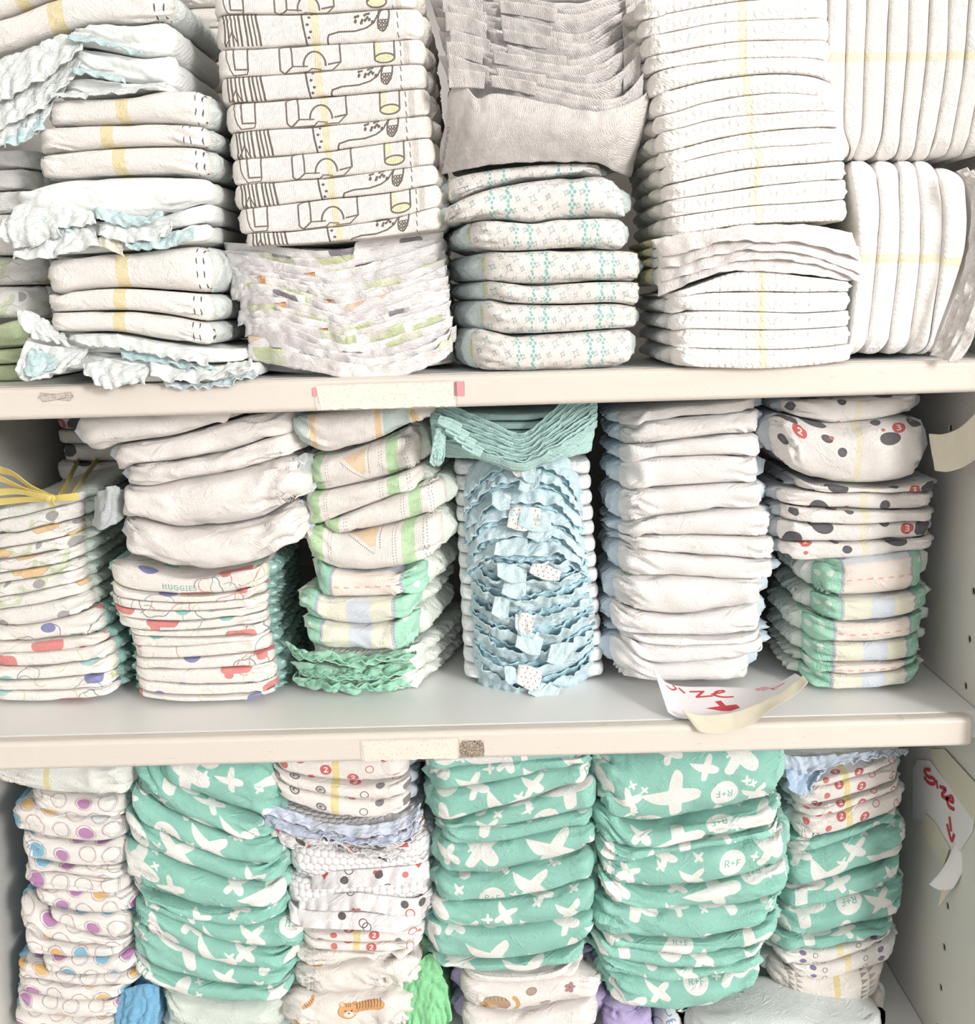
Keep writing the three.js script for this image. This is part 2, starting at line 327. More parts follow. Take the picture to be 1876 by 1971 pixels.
PRINT.zebra = canvasTexture(1280, 512, (g, W, H) => {
  fill(g, W, H, '#f8f4ef'); g.fillStyle = '#f3e8c9'; g.fillRect(0.468 * W, 0, 44, H);
  const k = '#76706b', r = rng(3);
  for (let i = 0; i < 9; i++) { const x = 55 + i * 24 + (i > 4 ? 10 : 0); line(g, [x, 130, x + 5 + r() * 4, 200, x + 8 + i * 2, 290 + r() * 25, x + 10 + i * 2, 345], k, 10 + r() * 4); }
  line(g, [70, 345, 110, 260, 140, 330], k, 8);
  line(g, [535, 120, 540, 180, 550, 260, 560, 320, 562, 370], k, 12);
  for (const [x, y] of [[570, 150], [585, 185], [572, 230], [590, 275], [600, 160], [578, 310]]) disc(g, x, y, 10, 9, k);
  line(g, [690, 370, 692, 320, 700, 300, 760, 285, 860, 285, 930, 268, 975, 240, 1005, 190, 1015, 110], k, 11);
  for (let i = 0; i < 18; i++) { const x = 800 + r() * 175, y = 120 + r() * 150; if (y < 255 - (x - 800) * 0.1) disc(g, x, y, 9, 11, k, 0.4); }
  g.strokeStyle = k; g.lineWidth = 11; g.beginPath(); g.ellipse(1035, 220, 32, 78, 0.2, 2.2, 7.6); g.stroke();
  for (let i = 0; i < 8; i++) ring(g, 1018 + (i % 3) * 17, 235 + Math.floor(i / 3) * 24, 8, 9, k, 8);
  for (let y = 0; y < H; y += 62) line(g, [1117, y, 1122, y + 32], '#8d9194', 8);
});
PRINT.boxes = canvasTexture(1280, 512, (g, W, H) => {
  fill(g, W, H, '#f8f4ef'); g.fillStyle = '#f3e8c9'; g.fillRect(0.472 * W, 0, 44, H);
  const k = '#7f7873';
  line(g, [70, 150, 75, 240, 90, 300], k, 8); line(g, [115, 150, 120, 300, 200, 302, 202, 150], k, 11); line(g, [90, 300, 110, 335, 190, 332, 202, 302], k, 8);
  line(g, [395, 180, 395, 320, 420, 350, 560, 348], k, 11); line(g, [395, 180, 460, 140, 470, 215, 470, 300, 420, 345], k, 11); line(g, [470, 300, 560, 305], k, 9);
  line(g, [460, 140, 760, 140, 765, 290, 690, 300], k, 11); line(g, [765, 290, 710, 340, 625, 342], k, 9);
  g.strokeStyle = k; g.lineWidth = 12; g.beginPath(); g.ellipse(605, 305, 68, 88, 0, Math.PI, 2 * Math.PI); g.stroke(); line(g, [560, 345, 585, 320, 640, 330], k, 8);
  g.fillStyle = '#f1f0cd'; g.fillRect(975, 110, 35, 170); disc(g, 1030, 285, 60, 30, '#eeeec6'); ring(g, 1030, 285, 60, 30, k, 11);
  line(g, [970, 100, 970, 285], k, 11); line(g, [1090, 100, 1090, 285], k, 11);
  for (let y = 0; y < H; y += 62) line(g, [1127, y, 1130, y + 30], '#8b8b88', 7);
  g.fillStyle = '#ded9d4'; g.fillRect(1145, 0, 36, H);
});
PRINT.tealChains = canvasTexture(1024, 512, (g, W, H) => {
  fill(g, W, H, '#f7f3ef'); const r = rng(21);
  const star = (x, y, s) => { g.strokeStyle = '#b3c4c2'; g.lineWidth = 4; g.beginPath(); for (let i = 0; i <= 8; i++) { const a = i * Math.PI / 4 + 0.4, q = i % 2 ? s * 0.42 : s; g[i ? 'lineTo' : 'moveTo'](x + Math.cos(a) * q, y + Math.sin(a) * q); } g.stroke(); };
  for (let y = 26; y < H; y += 51.2) for (let x = 40 + ((y / 51.2 | 0) % 2) * 42; x < W; x += 84) { if ([275, 365, 720, 800].some((c) => Math.abs(c - x) < 52)) continue; star(x, y, (x * 7 + y * 3 | 0) % 5 === 0 ? 24 : 16); }
  for (const [c, s] of [[275, 0.85], [365, 1.05], [720, 1.05], [800, 0.85]]) {
    for (let y = 0; y < H; y += 128) { for (const [dx, dy] of [[0, 0], [-13, 18], [13, 18], [0, 36], [0, 58], [-12, 78], [12, 78], [0, 96], [-8, 116]]) disc(g, c + dx * s, y + dy, 9 * s, 9 * s, '#9bcdca'); star(c - 32 * s, y + 20, 16); star(c + 30 * s, y + 84, 16); }
  }
  g.fillStyle = '#dfe4b0'; g.fillRect(0, 0, 9, H); g.fillRect(W - 9, 0, 9, H);
});
const cross = (g, s, c) => {                            // four-armed leaf cross
  g.fillStyle = c; g.beginPath(); g.moveTo(-1.1 * s, -0.42 * s); g.quadraticCurveTo(-0.5 * s, -0.34 * s, -0.12 * s, -0.3 * s); g.quadraticCurveTo(0.3 * s, -0.34 * s, 0.85 * s, -0.08 * s); g.quadraticCurveTo(1.12 * s, 0.12 * s, 0.9 * s, 0.36 * s); g.quadraticCurveTo(0.5 * s, 0.5 * s, 0.1 * s, 0.26 * s); g.quadraticCurveTo(-0.6 * s, 0.3 * s, -1.1 * s, -0.42 * s); g.fill();
  g.beginPath(); g.moveTo(0.34 * s, -1.0 * s); g.quadraticCurveTo(0.56 * s, -0.92 * s, 0.5 * s, -0.6 * s); g.quadraticCurveTo(0.3 * s, 0.0 * s, 0.2 * s, 0.8 * s); g.quadraticCurveTo(0.0 * s, 1.02 * s, -0.2 * s, 0.82 * s); g.quadraticCurveTo(-0.24 * s, 0.3 * s, -0.1 * s, -0.3 * s); g.quadraticCurveTo(0.14 * s, -0.92 * s, 0.34 * s, -1.0 * s); g.fill();
};
PRINT.tealCross = canvasTexture(1024, 1024, (g, W, H) => {
  fill(g, W, H, '#97cec1'); const r = rng(77);
  for (let i = 0; i < 2600; i++) { g.strokeStyle = r() < 0.5 ? 'rgba(160,220,206,.4)' : 'rgba(100,180,162,.4)'; g.lineWidth = 1.5; const x = r() * W, y = r() * H, a = r() * 6.3; g.beginPath(); g.arc(x, y, 8 + r() * 16, a, a + 1); g.stroke(); }
  const put = (x, y, s, a) => wrapDraw(g, W, H, x, y, 150, (q) => { q.rotate(a); cross(q, s, '#f4f5f2'); });
  const big = [[120, 110, 0], [430, 300, 0.5], [760, 130, -0.4], [240, 560, 0.3], [620, 640, -0.2], [930, 480, 0.6], [420, 880, 0.1], [850, 860, -0.5], [90, 860, 0.8]];
  for (const [x, y, a] of big) put(x, y, 105 + r() * 30, a);
  for (const [x, y, a] of [[590, 60, 0.7], [300, 160, -0.5], [610, 420, 0.2], [60, 380, 0.4], [780, 330, 0.9], [420, 640, -0.6], [770, 520, 0.1], [240, 760, 0.5], [620, 880, -0.2], [1000, 700, 0.3], [960, 250, 0.2]]) put(x, y, 62 + r() * 14, a);
  for (let i = 0; i < 22; i++) put(r() * W, r() * H, 22 + r() * 10, r() * 2 - 1);
  for (const [x, y, a] of [[250, 330, 0.1], [860, 660, Math.PI], [520, 780, 0.1], [960, 60, Math.PI]]) wrapDraw(g, W, H, x, y, 80, (q) => { q.rotate(a); disc(q, 0, 0, 62, 62, '#f4f5f2'); q.fillStyle = '#7cbfae'; q.font = '48px sans-serif'; q.textAlign = 'center'; q.fillText('R+F', 0, 17); });
});
PRINT.circles = canvasTexture(800, 800, (g, W, H) => {
  fill(g, W, H, '#f5f2ee'); const r = rng(31), cs = ['#8cc0d8', '#e9c488', '#c08fbb', null, null, null, null];
  for (let j = 0; j < 8; j++) for (let i = 0; i < 7; i++) {
    const x = (i + (j % 2) * 0.5 + 0.15 * r()) * W / 7, y = (j + 0.2 * r()) * H / 8, c = cs[(r() * 7) | 0], s = 38 + r() * 8, a = r() * 3;
    wrapDraw(g, W, H, x, y, 70, (q) => { if (c) disc(q, 3, 2, s * 0.82, s * 0.76, c, a); ring(q, 0, 0, s, s * 0.9, '#a89fa5', 2.2, a); ring(q, 4, 3, s * 1.04, s * 0.94, '#caa5a8', 2, a + 0.3); if (r() < 0.5) ring(q, -4, -2, s * 0.98, s * 0.9, '#aecbd8', 2, a + 0.5); });
  }
});
PRINT.spots = (seed) => canvasTexture(1280, 768, (g, W, H) => {
  fill(g, W, H, '#f8f3ef'); const r = rng(seed);
  g.fillStyle = '#f0e3ac'; g.fillRect(0.44 * W, 0, 70, H);
  const N = 26;
  for (let i = 0; i < N; i++) {
    const x = (i + 0.3 + 0.4 * r()) * W / N, y = ((i * 5) % 8 + 0.5) * H / 8, t = (i * 7 + (i >> 2)) % 6;
    if (Math.abs(x - 0.465 * W) < 80) continue;
    if (t === 0) { disc(g, x, y, 54, 54, '#d27474'); g.fillStyle = '#fbeeee'; g.font = 'bold 82px sans-serif'; g.textAlign = 'center'; g.fillText('2', x, y + 29); }
    else if (t === 1) disc(g, x, y, 42, 42, '#8f8c8c'); else if (t === 2) disc(g, x, y, 36, 36, '#d6837e'); else if (t === 3) ring(g, x, y, 36, 38, '#7e7c7b', 9); else if (t === 4) ring(g, x, y, 36, 36, '#d47d76', 9);
    else { disc(g, x, y, 48, 48, '#888585'); ring(g, x, y, 28, 28, '#f2eeea', 8); disc(g, x + 10, y + 7, 11, 11, '#f2eeea'); }
  }
});
PRINT.spotsA = PRINT.spots(3); PRINT.spotsB = PRINT.spots(19);
PRINT.spotSheet = canvasTexture(768, 512, (g, W, H) => {
  fill(g, W, H, '#f4f2f3'); const r = rng(8);
  for (let i = 0; i < 26; i++) { const x = r() * W, y = r() * H, t = i % 5; wrapDraw(g, W, H, x, y, 40, (q) => { if (t === 0) disc(q, 0, 0, 22, 22, '#6c6a6a'); else if (t === 1) ring(q, 0, 0, 22, 23, '#5c5a5a', 5); else if (t === 2) ring(q, 0, 0, 22, 22, '#d4716b', 6); else if (t === 3) disc(q, 0, 0, 17, 17, '#d6837e'); else { poly(q, [-24, -6, 0, 26, 24, -6, 0, -2], '#cc6a66'); disc(q, -12, -8, 13, 13, '#cc6a66'); disc(q, 12, -8, 13, 13, '#cc6a66'); } }); }
});
PRINT.greenBand = (tri) => canvasTexture(1024, 512, (g, W, H) => {
  fill(g, W, H, '#f4efea'); const r = rng(14 + tri);
  for (const x of [0.075, 0.735]) { g.fillStyle = '#c6e4bb'; g.fillRect(x * W, 0, 96, H); for (let i = 0; i < 240; i++) { g.strokeStyle = r() < 0.5 ? 'rgba(150,205,135,.6)' : 'rgba(200,230,190,.5)'; g.lineWidth = 2; const yy = r() * H, xx = x * W + r() * 80; line(g, [xx, yy, xx + 16, yy + 4], g.strokeStyle, 2); } }
  for (const x of [0.205, 0.225, 0.67, 0.692, 0.88, 0.9]) for (let y = 0; y < H; y += 16) { g.fillStyle = '#a9acab'; g.fillRect(x * W, y, 6, 8); }
  if (tri) { const x0 = 0.36 * W, x1 = 0.56 * W, y0 = tri > 0 ? 140 : 190; poly(g, [x0, y0, x1, y0 - 40, x1 - 4, y0 + 110, x1 - 40, y0 + 118], '#efd9ba'); for (let i = 0; i < 14; i++) { const t = i / 13; g.fillStyle = '#8f9291'; g.fillRect(mix(x0 - 20, x1 - 30, t), mix(y0 + 20, y0 + 148, t), 8, 8); g.fillRect(x1 + 20, mix(y0 - 60, y0 + 120, t), 8, 8); } }
});
PRINT.green0 = PRINT.greenBand(0); PRINT.green1 = PRINT.greenBand(1); PRINT.green2 = PRINT.greenBand(2);
PRINT.gingham = (kind) => canvasTexture(1024, 544, (g, W, H) => {
  fill(g, W, H, '#aee0ca'); const r = rng(9 + kind);
  for (const [x, y] of [[50, 90], [96, 420], [930, 180], [985, 460], [896, 420], [30, 260], [110, 230], [960, 330]]) disc(g, x, y, 22, 24, '#e8f5ec');
  const a = 0.2 * W, b = 0.82 * W; g.fillStyle = kind ? '#f8efe6' : '#eef0dc'; g.fillRect(a, 0, b - a, H);
  if (!kind) { g.fillStyle = '#f2f2e0'; g.fillRect(a, 0, (b - a) * 0.36, H); g.fillRect(a + (b - a) * 0.73, 0, (b - a) * 0.27, H); g.fillStyle = '#e0e8f2'; g.fillRect(a + (b - a) * 0.39, 0, (b - a) * 0.32, H); g.fillStyle = 'rgba(250,250,245,.65)'; g.fillRect(a, 0, b - a, 0.3 * H); }
  else { for (let i = 0; i < 7; i++) { g.fillStyle = '#efc0b2'; g.fillRect(a + 25 + i * (b - a) / 6.7, H * 0.5, 48, 15); } g.fillStyle = '#e2e7ee'; g.fillRect(a, 0, b - a, 0.24 * H); }
  for (const x of [a, b]) for (let y = 0; y < H; y += 16) { line(g, [x - 14, y, x + 12, y + 9], '#a9a1c6', 4.5); line(g, [x - 12, y + 9, x + 14, y + 15], '#a9a1c6', 3); }
  for (let i = 0; i < 700; i++) { g.fillStyle = 'rgba(255,255,255,.16)'; g.fillRect(r() * W, r() * H, 5, 2); }
});
PRINT.ging0 = PRINT.gingham(0); PRINT.ging1 = PRINT.gingham(1);
PRINT.orangeBand = canvasTexture(1024, 384, (g, W, H) => { fill(g, W, H, '#f3eeea'); g.fillStyle = '#cfdedb'; g.fillRect(0, 0, 130, H); g.fillRect(660, 0, 180, H); for (const x of [140, 600, 850]) { g.fillStyle = '#f2d6b2'; g.fillRect(x, 0, 42, H); } disc(g, 470, 330, 100, 26, '#d8cfe0'); });
PRINT.outlines = (seed) => canvasTexture(1280, 512, (g, W, H) => {
  fill(g, W, H, '#f8f4ef'); const r = rng(seed), cs = ['#d9e0b6', '#d9e0b6', '#a9c2c0', '#e2a8a5', '#9aa3ad'];
  for (let i = 0; i < 16; i++) { const x = r() * W, y = r() * H, s = 50 + r() * 50, c = cs[i % 5], b = r() * 6; wrapDraw(g, W, H, x, y, 140, (q) => { q.strokeStyle = c; q.lineWidth = 6; q.beginPath(); for (let k = 0; k < 3; k++) q.arc(Math.cos(b + k * 1.4) * s * 0.6, Math.sin(b + k * 1.4) * s * 0.5, s * 0.55, b + k * 1.4 - 1.1, b + k * 1.4 + 1.1); q.stroke(); }); }
  for (const [x, y] of [[880, 80], [330, 300], [1090, 420]]) wrapDraw(g, W, H, x, y, 120, (q) => { q.fillStyle = '#e29492'; q.beginPath(); q.roundRect(-95, -40, 190, 74, 34); q.fill(); q.beginPath(); q.roundRect(-70, -10, 56, 72, 22); q.fill(); });
  for (const [x, y, a, b] of [[150, 130, 52, 62], [620, 430, 56, 40], [560, 190, 44, 30]]) wrapDraw(g, W, H, x, y, 90, (q) => disc(q, 0, 0, a, b, '#9193c0', 0.3));
  disc(g, 700, 290, 44, 30, '#9ed0c9'); disc(g, 1190, 200, 60, 40, '#b9dedb');
  g.font = 'bold 44px sans-serif'; g.textAlign = 'left'; g.fillStyle = seed === 4 ? '#cfdb90' : '#9fc4bc'; g.fillText('HUGGIES', 700, seed === 4 ? 470 : 30);
});
PRINT.outA = PRINT.outlines(4); PRINT.outB = PRINT.outlines(23);
PRINT.meadow = canvasTexture(1280, 512, (g, W, H) => {
  fill(g, W, H, '#f4f3ef'); const r = rng(41);
  for (let i = 0; i < 9; i++) { g.strokeStyle = '#dbe5c9'; g.lineWidth = 34; g.beginPath(); g.arc(r() * W, r() * H, 70 + r() * 60, 0.2, 2.6); g.stroke(); }
  for (let i = 0; i < 8; i++) { const x = r() * W, y = r() * H; poly(g, [x, y, x + 120, y - 40, x + 200, y - 8, x + 150, y + 34, x + 40, y + 42], '#efcfa2'); line(g, [x, y, x + 120, y - 40, x + 200, y - 8, x + 150, y + 34, x + 40, y + 42, x, y], '#c4a682', 3); }
  for (let i = 0; i < 5; i++) disc(g, r() * W, r() * H, 40, 30, '#b0aeb0');
  for (let i = 0; i < 8; i++) { const x = r() * W, y = r() * H; line(g, [x, y, x + 60, y - 20, x + 120, y + 10, x + 160, y], '#b9bcb6', 4); }
});
PRINT.inkDots = (seed) => canvasTexture(1280, 768, (g, W, H) => {
  fill(g, W, H, '#f7f4f1'); const r = rng(seed); g.fillStyle = '#f5f0da'; g.fillRect(0.5 * W, 0, 64, H);
  const ov = [[0.1, 0.5, 62, 50], [0.26, 0.34, 78, 60], [0.4, 0.72, 30, 28], [0.66, 0.32, 36, 30], [0.74, 0.62, 66, 42], [0.9, 0.44, 58, 60], [0.05, 0.8, 30, 24], [0.33, 0.6, 34, 26]];
  for (let [x, y, a, b] of ov) { const X = x * W + (r() - 0.5) * 60, Y = y * H + (r() - 0.5) * 70; disc(g, X, Y, a *= 1.4, b *= 1.4, '#6c6b6f', r() * 2); for (let i = 0; i < 60; i++) { const q = r() * 6.3, d = r() * 0.9; g.fillStyle = 'rgba(150,150,152,.5)'; g.fillRect(X + Math.cos(q) * a * d, Y + Math.sin(q) * b * d, 5, 3); } }
  for (const [x, y, s] of [[0.16, 0.62, '2'], [0.8, 0.44, '3']]) { const X = x * W + (r() - 0.5) * 40, Y = y * H + (r() - 0.5) * 60; disc(g, X, Y, 54, 54, '#d4726d'); g.fillStyle = '#fbf3ee'; g.font = 'bold 78px sans-serif'; g.textAlign = 'center'; g.fillText(s, X, Y + 28); }
  for (let i = 0; i < 4; i++) disc(g, r() * W, r() * H, 20, 17, '#d6837e');
});
PRINT.inkA = PRINT.inkDots(6); PRINT.inkB = PRINT.inkDots(12); PRINT.inkC = PRINT.inkDots(45);
PRINT.tiger = canvasTexture(1280, 1024, (g, W, H) => {
  fill(g, W, H, '#f6f2ec'); g.translate(0, 256); const o = '#e2b07c', k = '#8a6c58';
  g.fillStyle = o; g.beginPath(); g.ellipse(830, 235, 170, 76, -0.05, 0, 7); g.fill(); disc(g, 660, 250, 92, 84, o); disc(g, 605, 180, 30, 30, o); disc(g, 605, 180, 17, 17, '#f5ece0'); disc(g, 715, 178, 26, 26, o);
  disc(g, 668, 285, 46, 34, '#f5ece0'); disc(g, 636, 246, 10, 12, k); disc(g, 694, 246, 10, 12, k); disc(g, 668, 270, 12, 8, k); disc(g, 830, 290, 110, 24, '#f3eadf');
  for (let i = 0; i < 9; i++) line(g, [735 + i * 28, 165 + (i % 2) * 6, 742 + i * 28, 205, 734 + i * 28, 235], k, 8);
  for (let i = 0; i < 3; i++) line(g, [640 + i * 20, 178, 644 + i * 18, 205], k, 7);
  ring(g, 660, 250, 92, 84, k, 4); g.strokeStyle = o; g.lineWidth = 34; g.beginPath(); g.moveTo(330, 110); g.quadraticCurveTo(330, 200, 250, 240); g.stroke(); for (let i = 0; i < 5; i++) line(g, [250 + i * 18, 205 - i * 18, 275 + i * 16, 240 - i * 22], k, 7);
  g.fillStyle = o; g.beginPath(); g.roundRect(60, 400, 250, 56, 24); g.fill(); for (let i = 0; i < 6; i++) line(g, [90 + i * 34, 402, 96 + i * 34, 440], k, 7);
});
PRINT.brownCub = canvasTexture(1280, 900, (g, W, H) => {
  fill(g, W, H, '#f5f1ee'); g.translate(0, 190); const o = '#c2a68c', k = '#6b574e', h = '#d7b07a';
  disc(g, 330, 260, 120, 80, o); disc(g, 250, 330, 80, 70, h); disc(g, 220, 345, 20, 22, '#8f7a72'); disc(g, 300, 330, 46, 36, '#cdb9aa'); ring(g, 330, 260, 120, 80, k, 4); g.strokeStyle = h; g.lineWidth = 40; g.beginPath(); g.arc(430, 260, 90, -0.9, 1.3); g.stroke();
  for (let i = 0; i < 5; i++) line(g, [270 + i * 34, 190, 276 + i * 34, 225], k, 5);
  for (const [x, y] of [[640, 150], [600, 400], [760, 300]]) { disc(g, x, y, 46, 34, '#b9a49c'); ring(g, x, y, 46, 34, k, 4); }
  for (const [x, y] of [[980, 180], [1080, 380], [880, 430]]) { for (let i = 0; i < 5; i++) disc(g, x + Math.cos(i * 1.26) * 30, y + Math.sin(i * 1.26) * 30, 22, 18, '#b08c8c'); disc(g, x, y, 12, 12, '#8d6c6c'); }
});
PRINT.violetDots = canvasTexture(1024, 704, (g, W, H) => { fill(g, W, H, '#f2efeb'); g.fillStyle = '#eee4bb'; g.fillRect(0.5 * W, 0, 58, H); for (let y = 20; y < H; y += 88) { for (const x of [0.22, 0.82]) disc(g, x * W, y, 30, 28, '#8c84a6'); for (const x of [0.32, 0.68]) ring(g, x * W, y + 26, 20, 22, '#7f7c88', 6); } });
PRINT.greyTriangles = canvasTexture(1024, 704, (g, W, H) => { fill(g, W, H, '#ece7e0'); g.fillStyle = '#e4d2a0'; g.fillRect(0.52 * W, 0, 52, H); for (const x0 of [0.14, 0.74]) for (let i = 0; i < 12; i++) { const x = x0 * W, y = i * 58.7; poly(g, [x, y, x + 60, y + 24, x, y + 48], '#a8a19c'); poly(g, [x + 66, y - 10, x + 126, y + 14, x + 66, y + 38], '#b7b0aa'); } });
PRINT.greyFibre = canvasTexture(512, 512, (g, W, H) => { fill(g, W, H, '#dad6d4'); const r = rng(2); for (let i = 0; i < 2600; i++) { const x = r() * W, y = r() * H, l = 12 + r() * 40; line(g, [x, y, x + (r() - 0.5) * 5, y + l], r() < 0.5 ? 'rgba(196,190,188,.4)' : 'rgba(240,236,234,.4)', 1.6); } });
PRINT.patches = canvasTexture(1024, 512, (g, W, H) => {
  fill(g, W, H, '#f8f6f5'); const r = rng(15);
  for (let i = 0; i < 7; i++) { const x = r() * W, y = r() * H; poly(g, [x, y, x + 130, y - 20, x + 150, y + 40, x + 30, y + 50], '#d2dbb4'); }
  for (let i = 0; i < 5; i++) { const x = r() * W, y = r() * H; poly(g, [x, y, x + 150, y - 40, x + 170, y, x + 60, y + 44], '#e3b07e'); line(g, [x, y, x + 150, y - 40, x + 170, y], '#a37a50', 4); }
  for (let i = 0; i < 6; i++) { const x = r() * W, y = r() * H; g.fillStyle = '#939096'; g.beginPath(); g.roundRect(x, y, 40 + r() * 60, 20 + r() * 26, 12); g.fill(); }
  for (let i = 0; i < 60; i++) { g.fillStyle = 'rgba(232,229,229,.5)'; g.fillRect(r() * W, r() * H, 40 + r() * 80, 30 + r() * 50); }
});
PRINT.tealStripe = canvasTexture(512, 512, (g, W, H) => { fill(g, W, H, '#b4d8d4'); for (let y = 0; y < H; y += 32) { g.fillStyle = '#c9e6e2'; g.fillRect(0, y, W, 6); } for (let y = 16; y < H; y += 64) for (let x = 10; x < W; x += 26) { g.fillStyle = '#93bfbb'; g.fillRect(x, y - 2, 10, 8); } });
PRINT.dottedTab = canvasTexture(256, 128, (g, W, H) => { fill(g, W, H, '#f0efec'); for (let y = 16; y < H; y += 24) for (let x = 20 + (y % 48); x < W; x += 40) disc(g, x, y, 5, 5, '#98a3a6'); });
PRINT.tealDotSide = canvasTexture(256, 256, (g, W, H) => { fill(g, W, H, '#9ccac3'); const r = rng(6); for (let i = 0; i < 22; i++) wrapDraw(g, W, H, r() * W, r() * H, 12, (q) => disc(q, 0, 0, 9, 9, '#dff0ea')); });
const MAT = {
  shelfPaint: new THREE.MeshPhysicalMaterial({ color: '#efe9e0', roughness: 0.42, bumpMap: scaled(bumpPaint, 0.05), bumpScale: 0.00012, specularIntensity: 0.6 }),
  shelfTop: new THREE.MeshPhysicalMaterial({ color: '#eeefee', roughness: 0.33, bumpMap: scaled(bumpPaint, 0.05), bumpScale: 0.0001, specularIntensity: 0.7 }),
  panel: new THREE.MeshPhysicalMaterial({ color: '#dedbd5', roughness: 0.5, bumpMap: scaled(bumpPaint, 0.06), bumpScale: 0.00015 }),
  wall: new THREE.MeshStandardMaterial({ color: '#e6e4e0', roughness: 0.9 }),
  floor: new THREE.MeshStandardMaterial({ color: '#a8a096', roughness: 0.6 }),
  frame: new THREE.MeshStandardMaterial({ color: '#f2f1ec', roughness: 0.5 }),
  tape: new THREE.MeshPhysicalMaterial({ color: '#ece7d4', roughness: 0.8, transmission: 0.2, thickness: 0, side: THREE.DoubleSide }),
  paper: new THREE.MeshPhysicalMaterial({ color: '#f6f4f6', roughness: 0.85, transmission: 0.12, thickness: 0, side: THREE.DoubleSide }),
  ribbon: new THREE.MeshPhysicalMaterial({ color: '#d9c774', roughness: 0.35, sheen: 0.3, side: THREE.DoubleSide }),
};

// ---------------------------------------------------------------- room and cupboard
const XR = 0.2992, XL = -0.365, TH = 0.0189, GAP = 0.2016, DEEP = 0.40;
function metric(g) {                                     // uv1 in metres by facing
  const p = g.attributes.position, n = g.attributes.normal, a = new Float32Array(p.count * 2);
  for (let i = 0; i < p.count; i++) {
    const x = Math.abs(n.getX(i)), y = Math.abs(n.getY(i)), z = Math.abs(n.getZ(i));
    a[2 * i] = x > y && x > z ? p.getZ(i) : p.getX(i); a[2 * i + 1] = y >= x && y >= z ? p.getZ(i) : p.getY(i);
  }
  g.setAttribute('uv1', new THREE.BufferAttribute(a, 2)); return g;
}
const box = (x0, x1, y0, y1, z0, z1, r = 0) => metric((r ? new RoundedBoxGeometry(x1 - x0, y1 - y0, z1 - z0, 4, r) : new THREE.BoxGeometry(x1 - x0, y1 - y0, z1 - z0)).translate((x0 + x1) / 2, (y0 + y1) / 2, (z0 + z1) / 2));
const FLOOR = -1.25, CEIL = 1.85, WX0 = -2.1, WX1 = 3.4, WZ1 = 3.4;
structure('floor', box(WX0 - 0.1, WX1 + 0.1, FLOOR - 0.1, FLOOR, -0.6, WZ1 + 0.1), MAT.floor);
structure('ceiling', box(WX0 - 0.1, WX1 + 0.1, CEIL, CEIL + 0.1, -0.6, WZ1 + 0.1), MAT.wall);
structure('wall_back', box(WX0 - 0.1, WX1 + 0.1, FLOOR, CEIL, -0.6, -0.45), MAT.wall);
structure('wall_left', box(WX0 - 0.1, WX0, FLOOR, CEIL, -0.45, WZ1), MAT.wall);
function wallWithOpening(name, u0, u1, v0, v1, hole, make) {   // four boards around an opening, one wall
  const [a, b, c, d] = hole, g = [[u0, a, v0, v1], [b, u1, v0, v1], [a, b, v0, c], [a, b, d, v1]].map((r) => make(...r));
  const pos = [], nor = [], uv = [], idx = []; let o = 0;
  for (const q of g) { pos.push(...q.attributes.position.array); nor.push(...q.attributes.normal.array); uv.push(...q.attributes.uv.array); idx.push(...Array.from(q.index.array, (i) => i + o)); o += q.attributes.position.count; }
  const m = new THREE.BufferGeometry(); m.setAttribute('position', new THREE.Float32BufferAttribute(pos, 3)); m.setAttribute('normal', new THREE.Float32BufferAttribute(nor, 3)); m.setAttribute('uv', new THREE.Float32BufferAttribute(uv, 2)); m.setIndex(idx);
  return structure(name, m, MAT.wall);
}
structure('wall_right', box(WX1, WX1 + 0.1, FLOOR, CEIL, -0.45, WZ1), MAT.wall);
const OPEN = [[2.3, 3.14, 0.77, 1.75], [-1.77, 0.27, -0.12, 1.22]];  // right window, then the left opening added for the fill light
{
  const cols = [WX0, ...OPEN[1].slice(0, 2), ...OPEN[0].slice(0, 2), WX1], g = [];
  for (let i = 0; i < 5; i++) {
    const o = i === 1 ? OPEN[1] : i === 3 ? OPEN[0] : null;
    if (!o) g.push([cols[i], cols[i + 1], FLOOR, CEIL]); else g.push([cols[i], cols[i + 1], FLOOR, o[2]], [cols[i], cols[i + 1], o[3], CEIL]);
  }
  structure('wall_front', mergeGeometries(g.map(([x0, x1, y0, y1]) => box(x0, x1, y0, y1, WZ1, WZ1 + 0.1))), MAT.wall);
}
OPEN.forEach(([x0, x1, y0, y1], k) => {
  const z0 = WZ1 + 0.03, z1 = WZ1 + 0.07, w = structure('window_' + (k + 1), box(x0, x1, y0, y0 + 0.04, z0, z1), MAT.frame);
  for (const q of [[x0, x1, y1 - 0.04, y1], [x0, x0 + 0.04, y0 + 0.04, y1 - 0.04], [x1 - 0.04, x1, y0 + 0.04, y1 - 0.04], [(x0 + x1) / 2 - 0.02, (x0 + x1) / 2 + 0.02, y0 + 0.04, y1 - 0.04]]) part('window_bar', box(...q, z0, z1), MAT.frame, w);
});

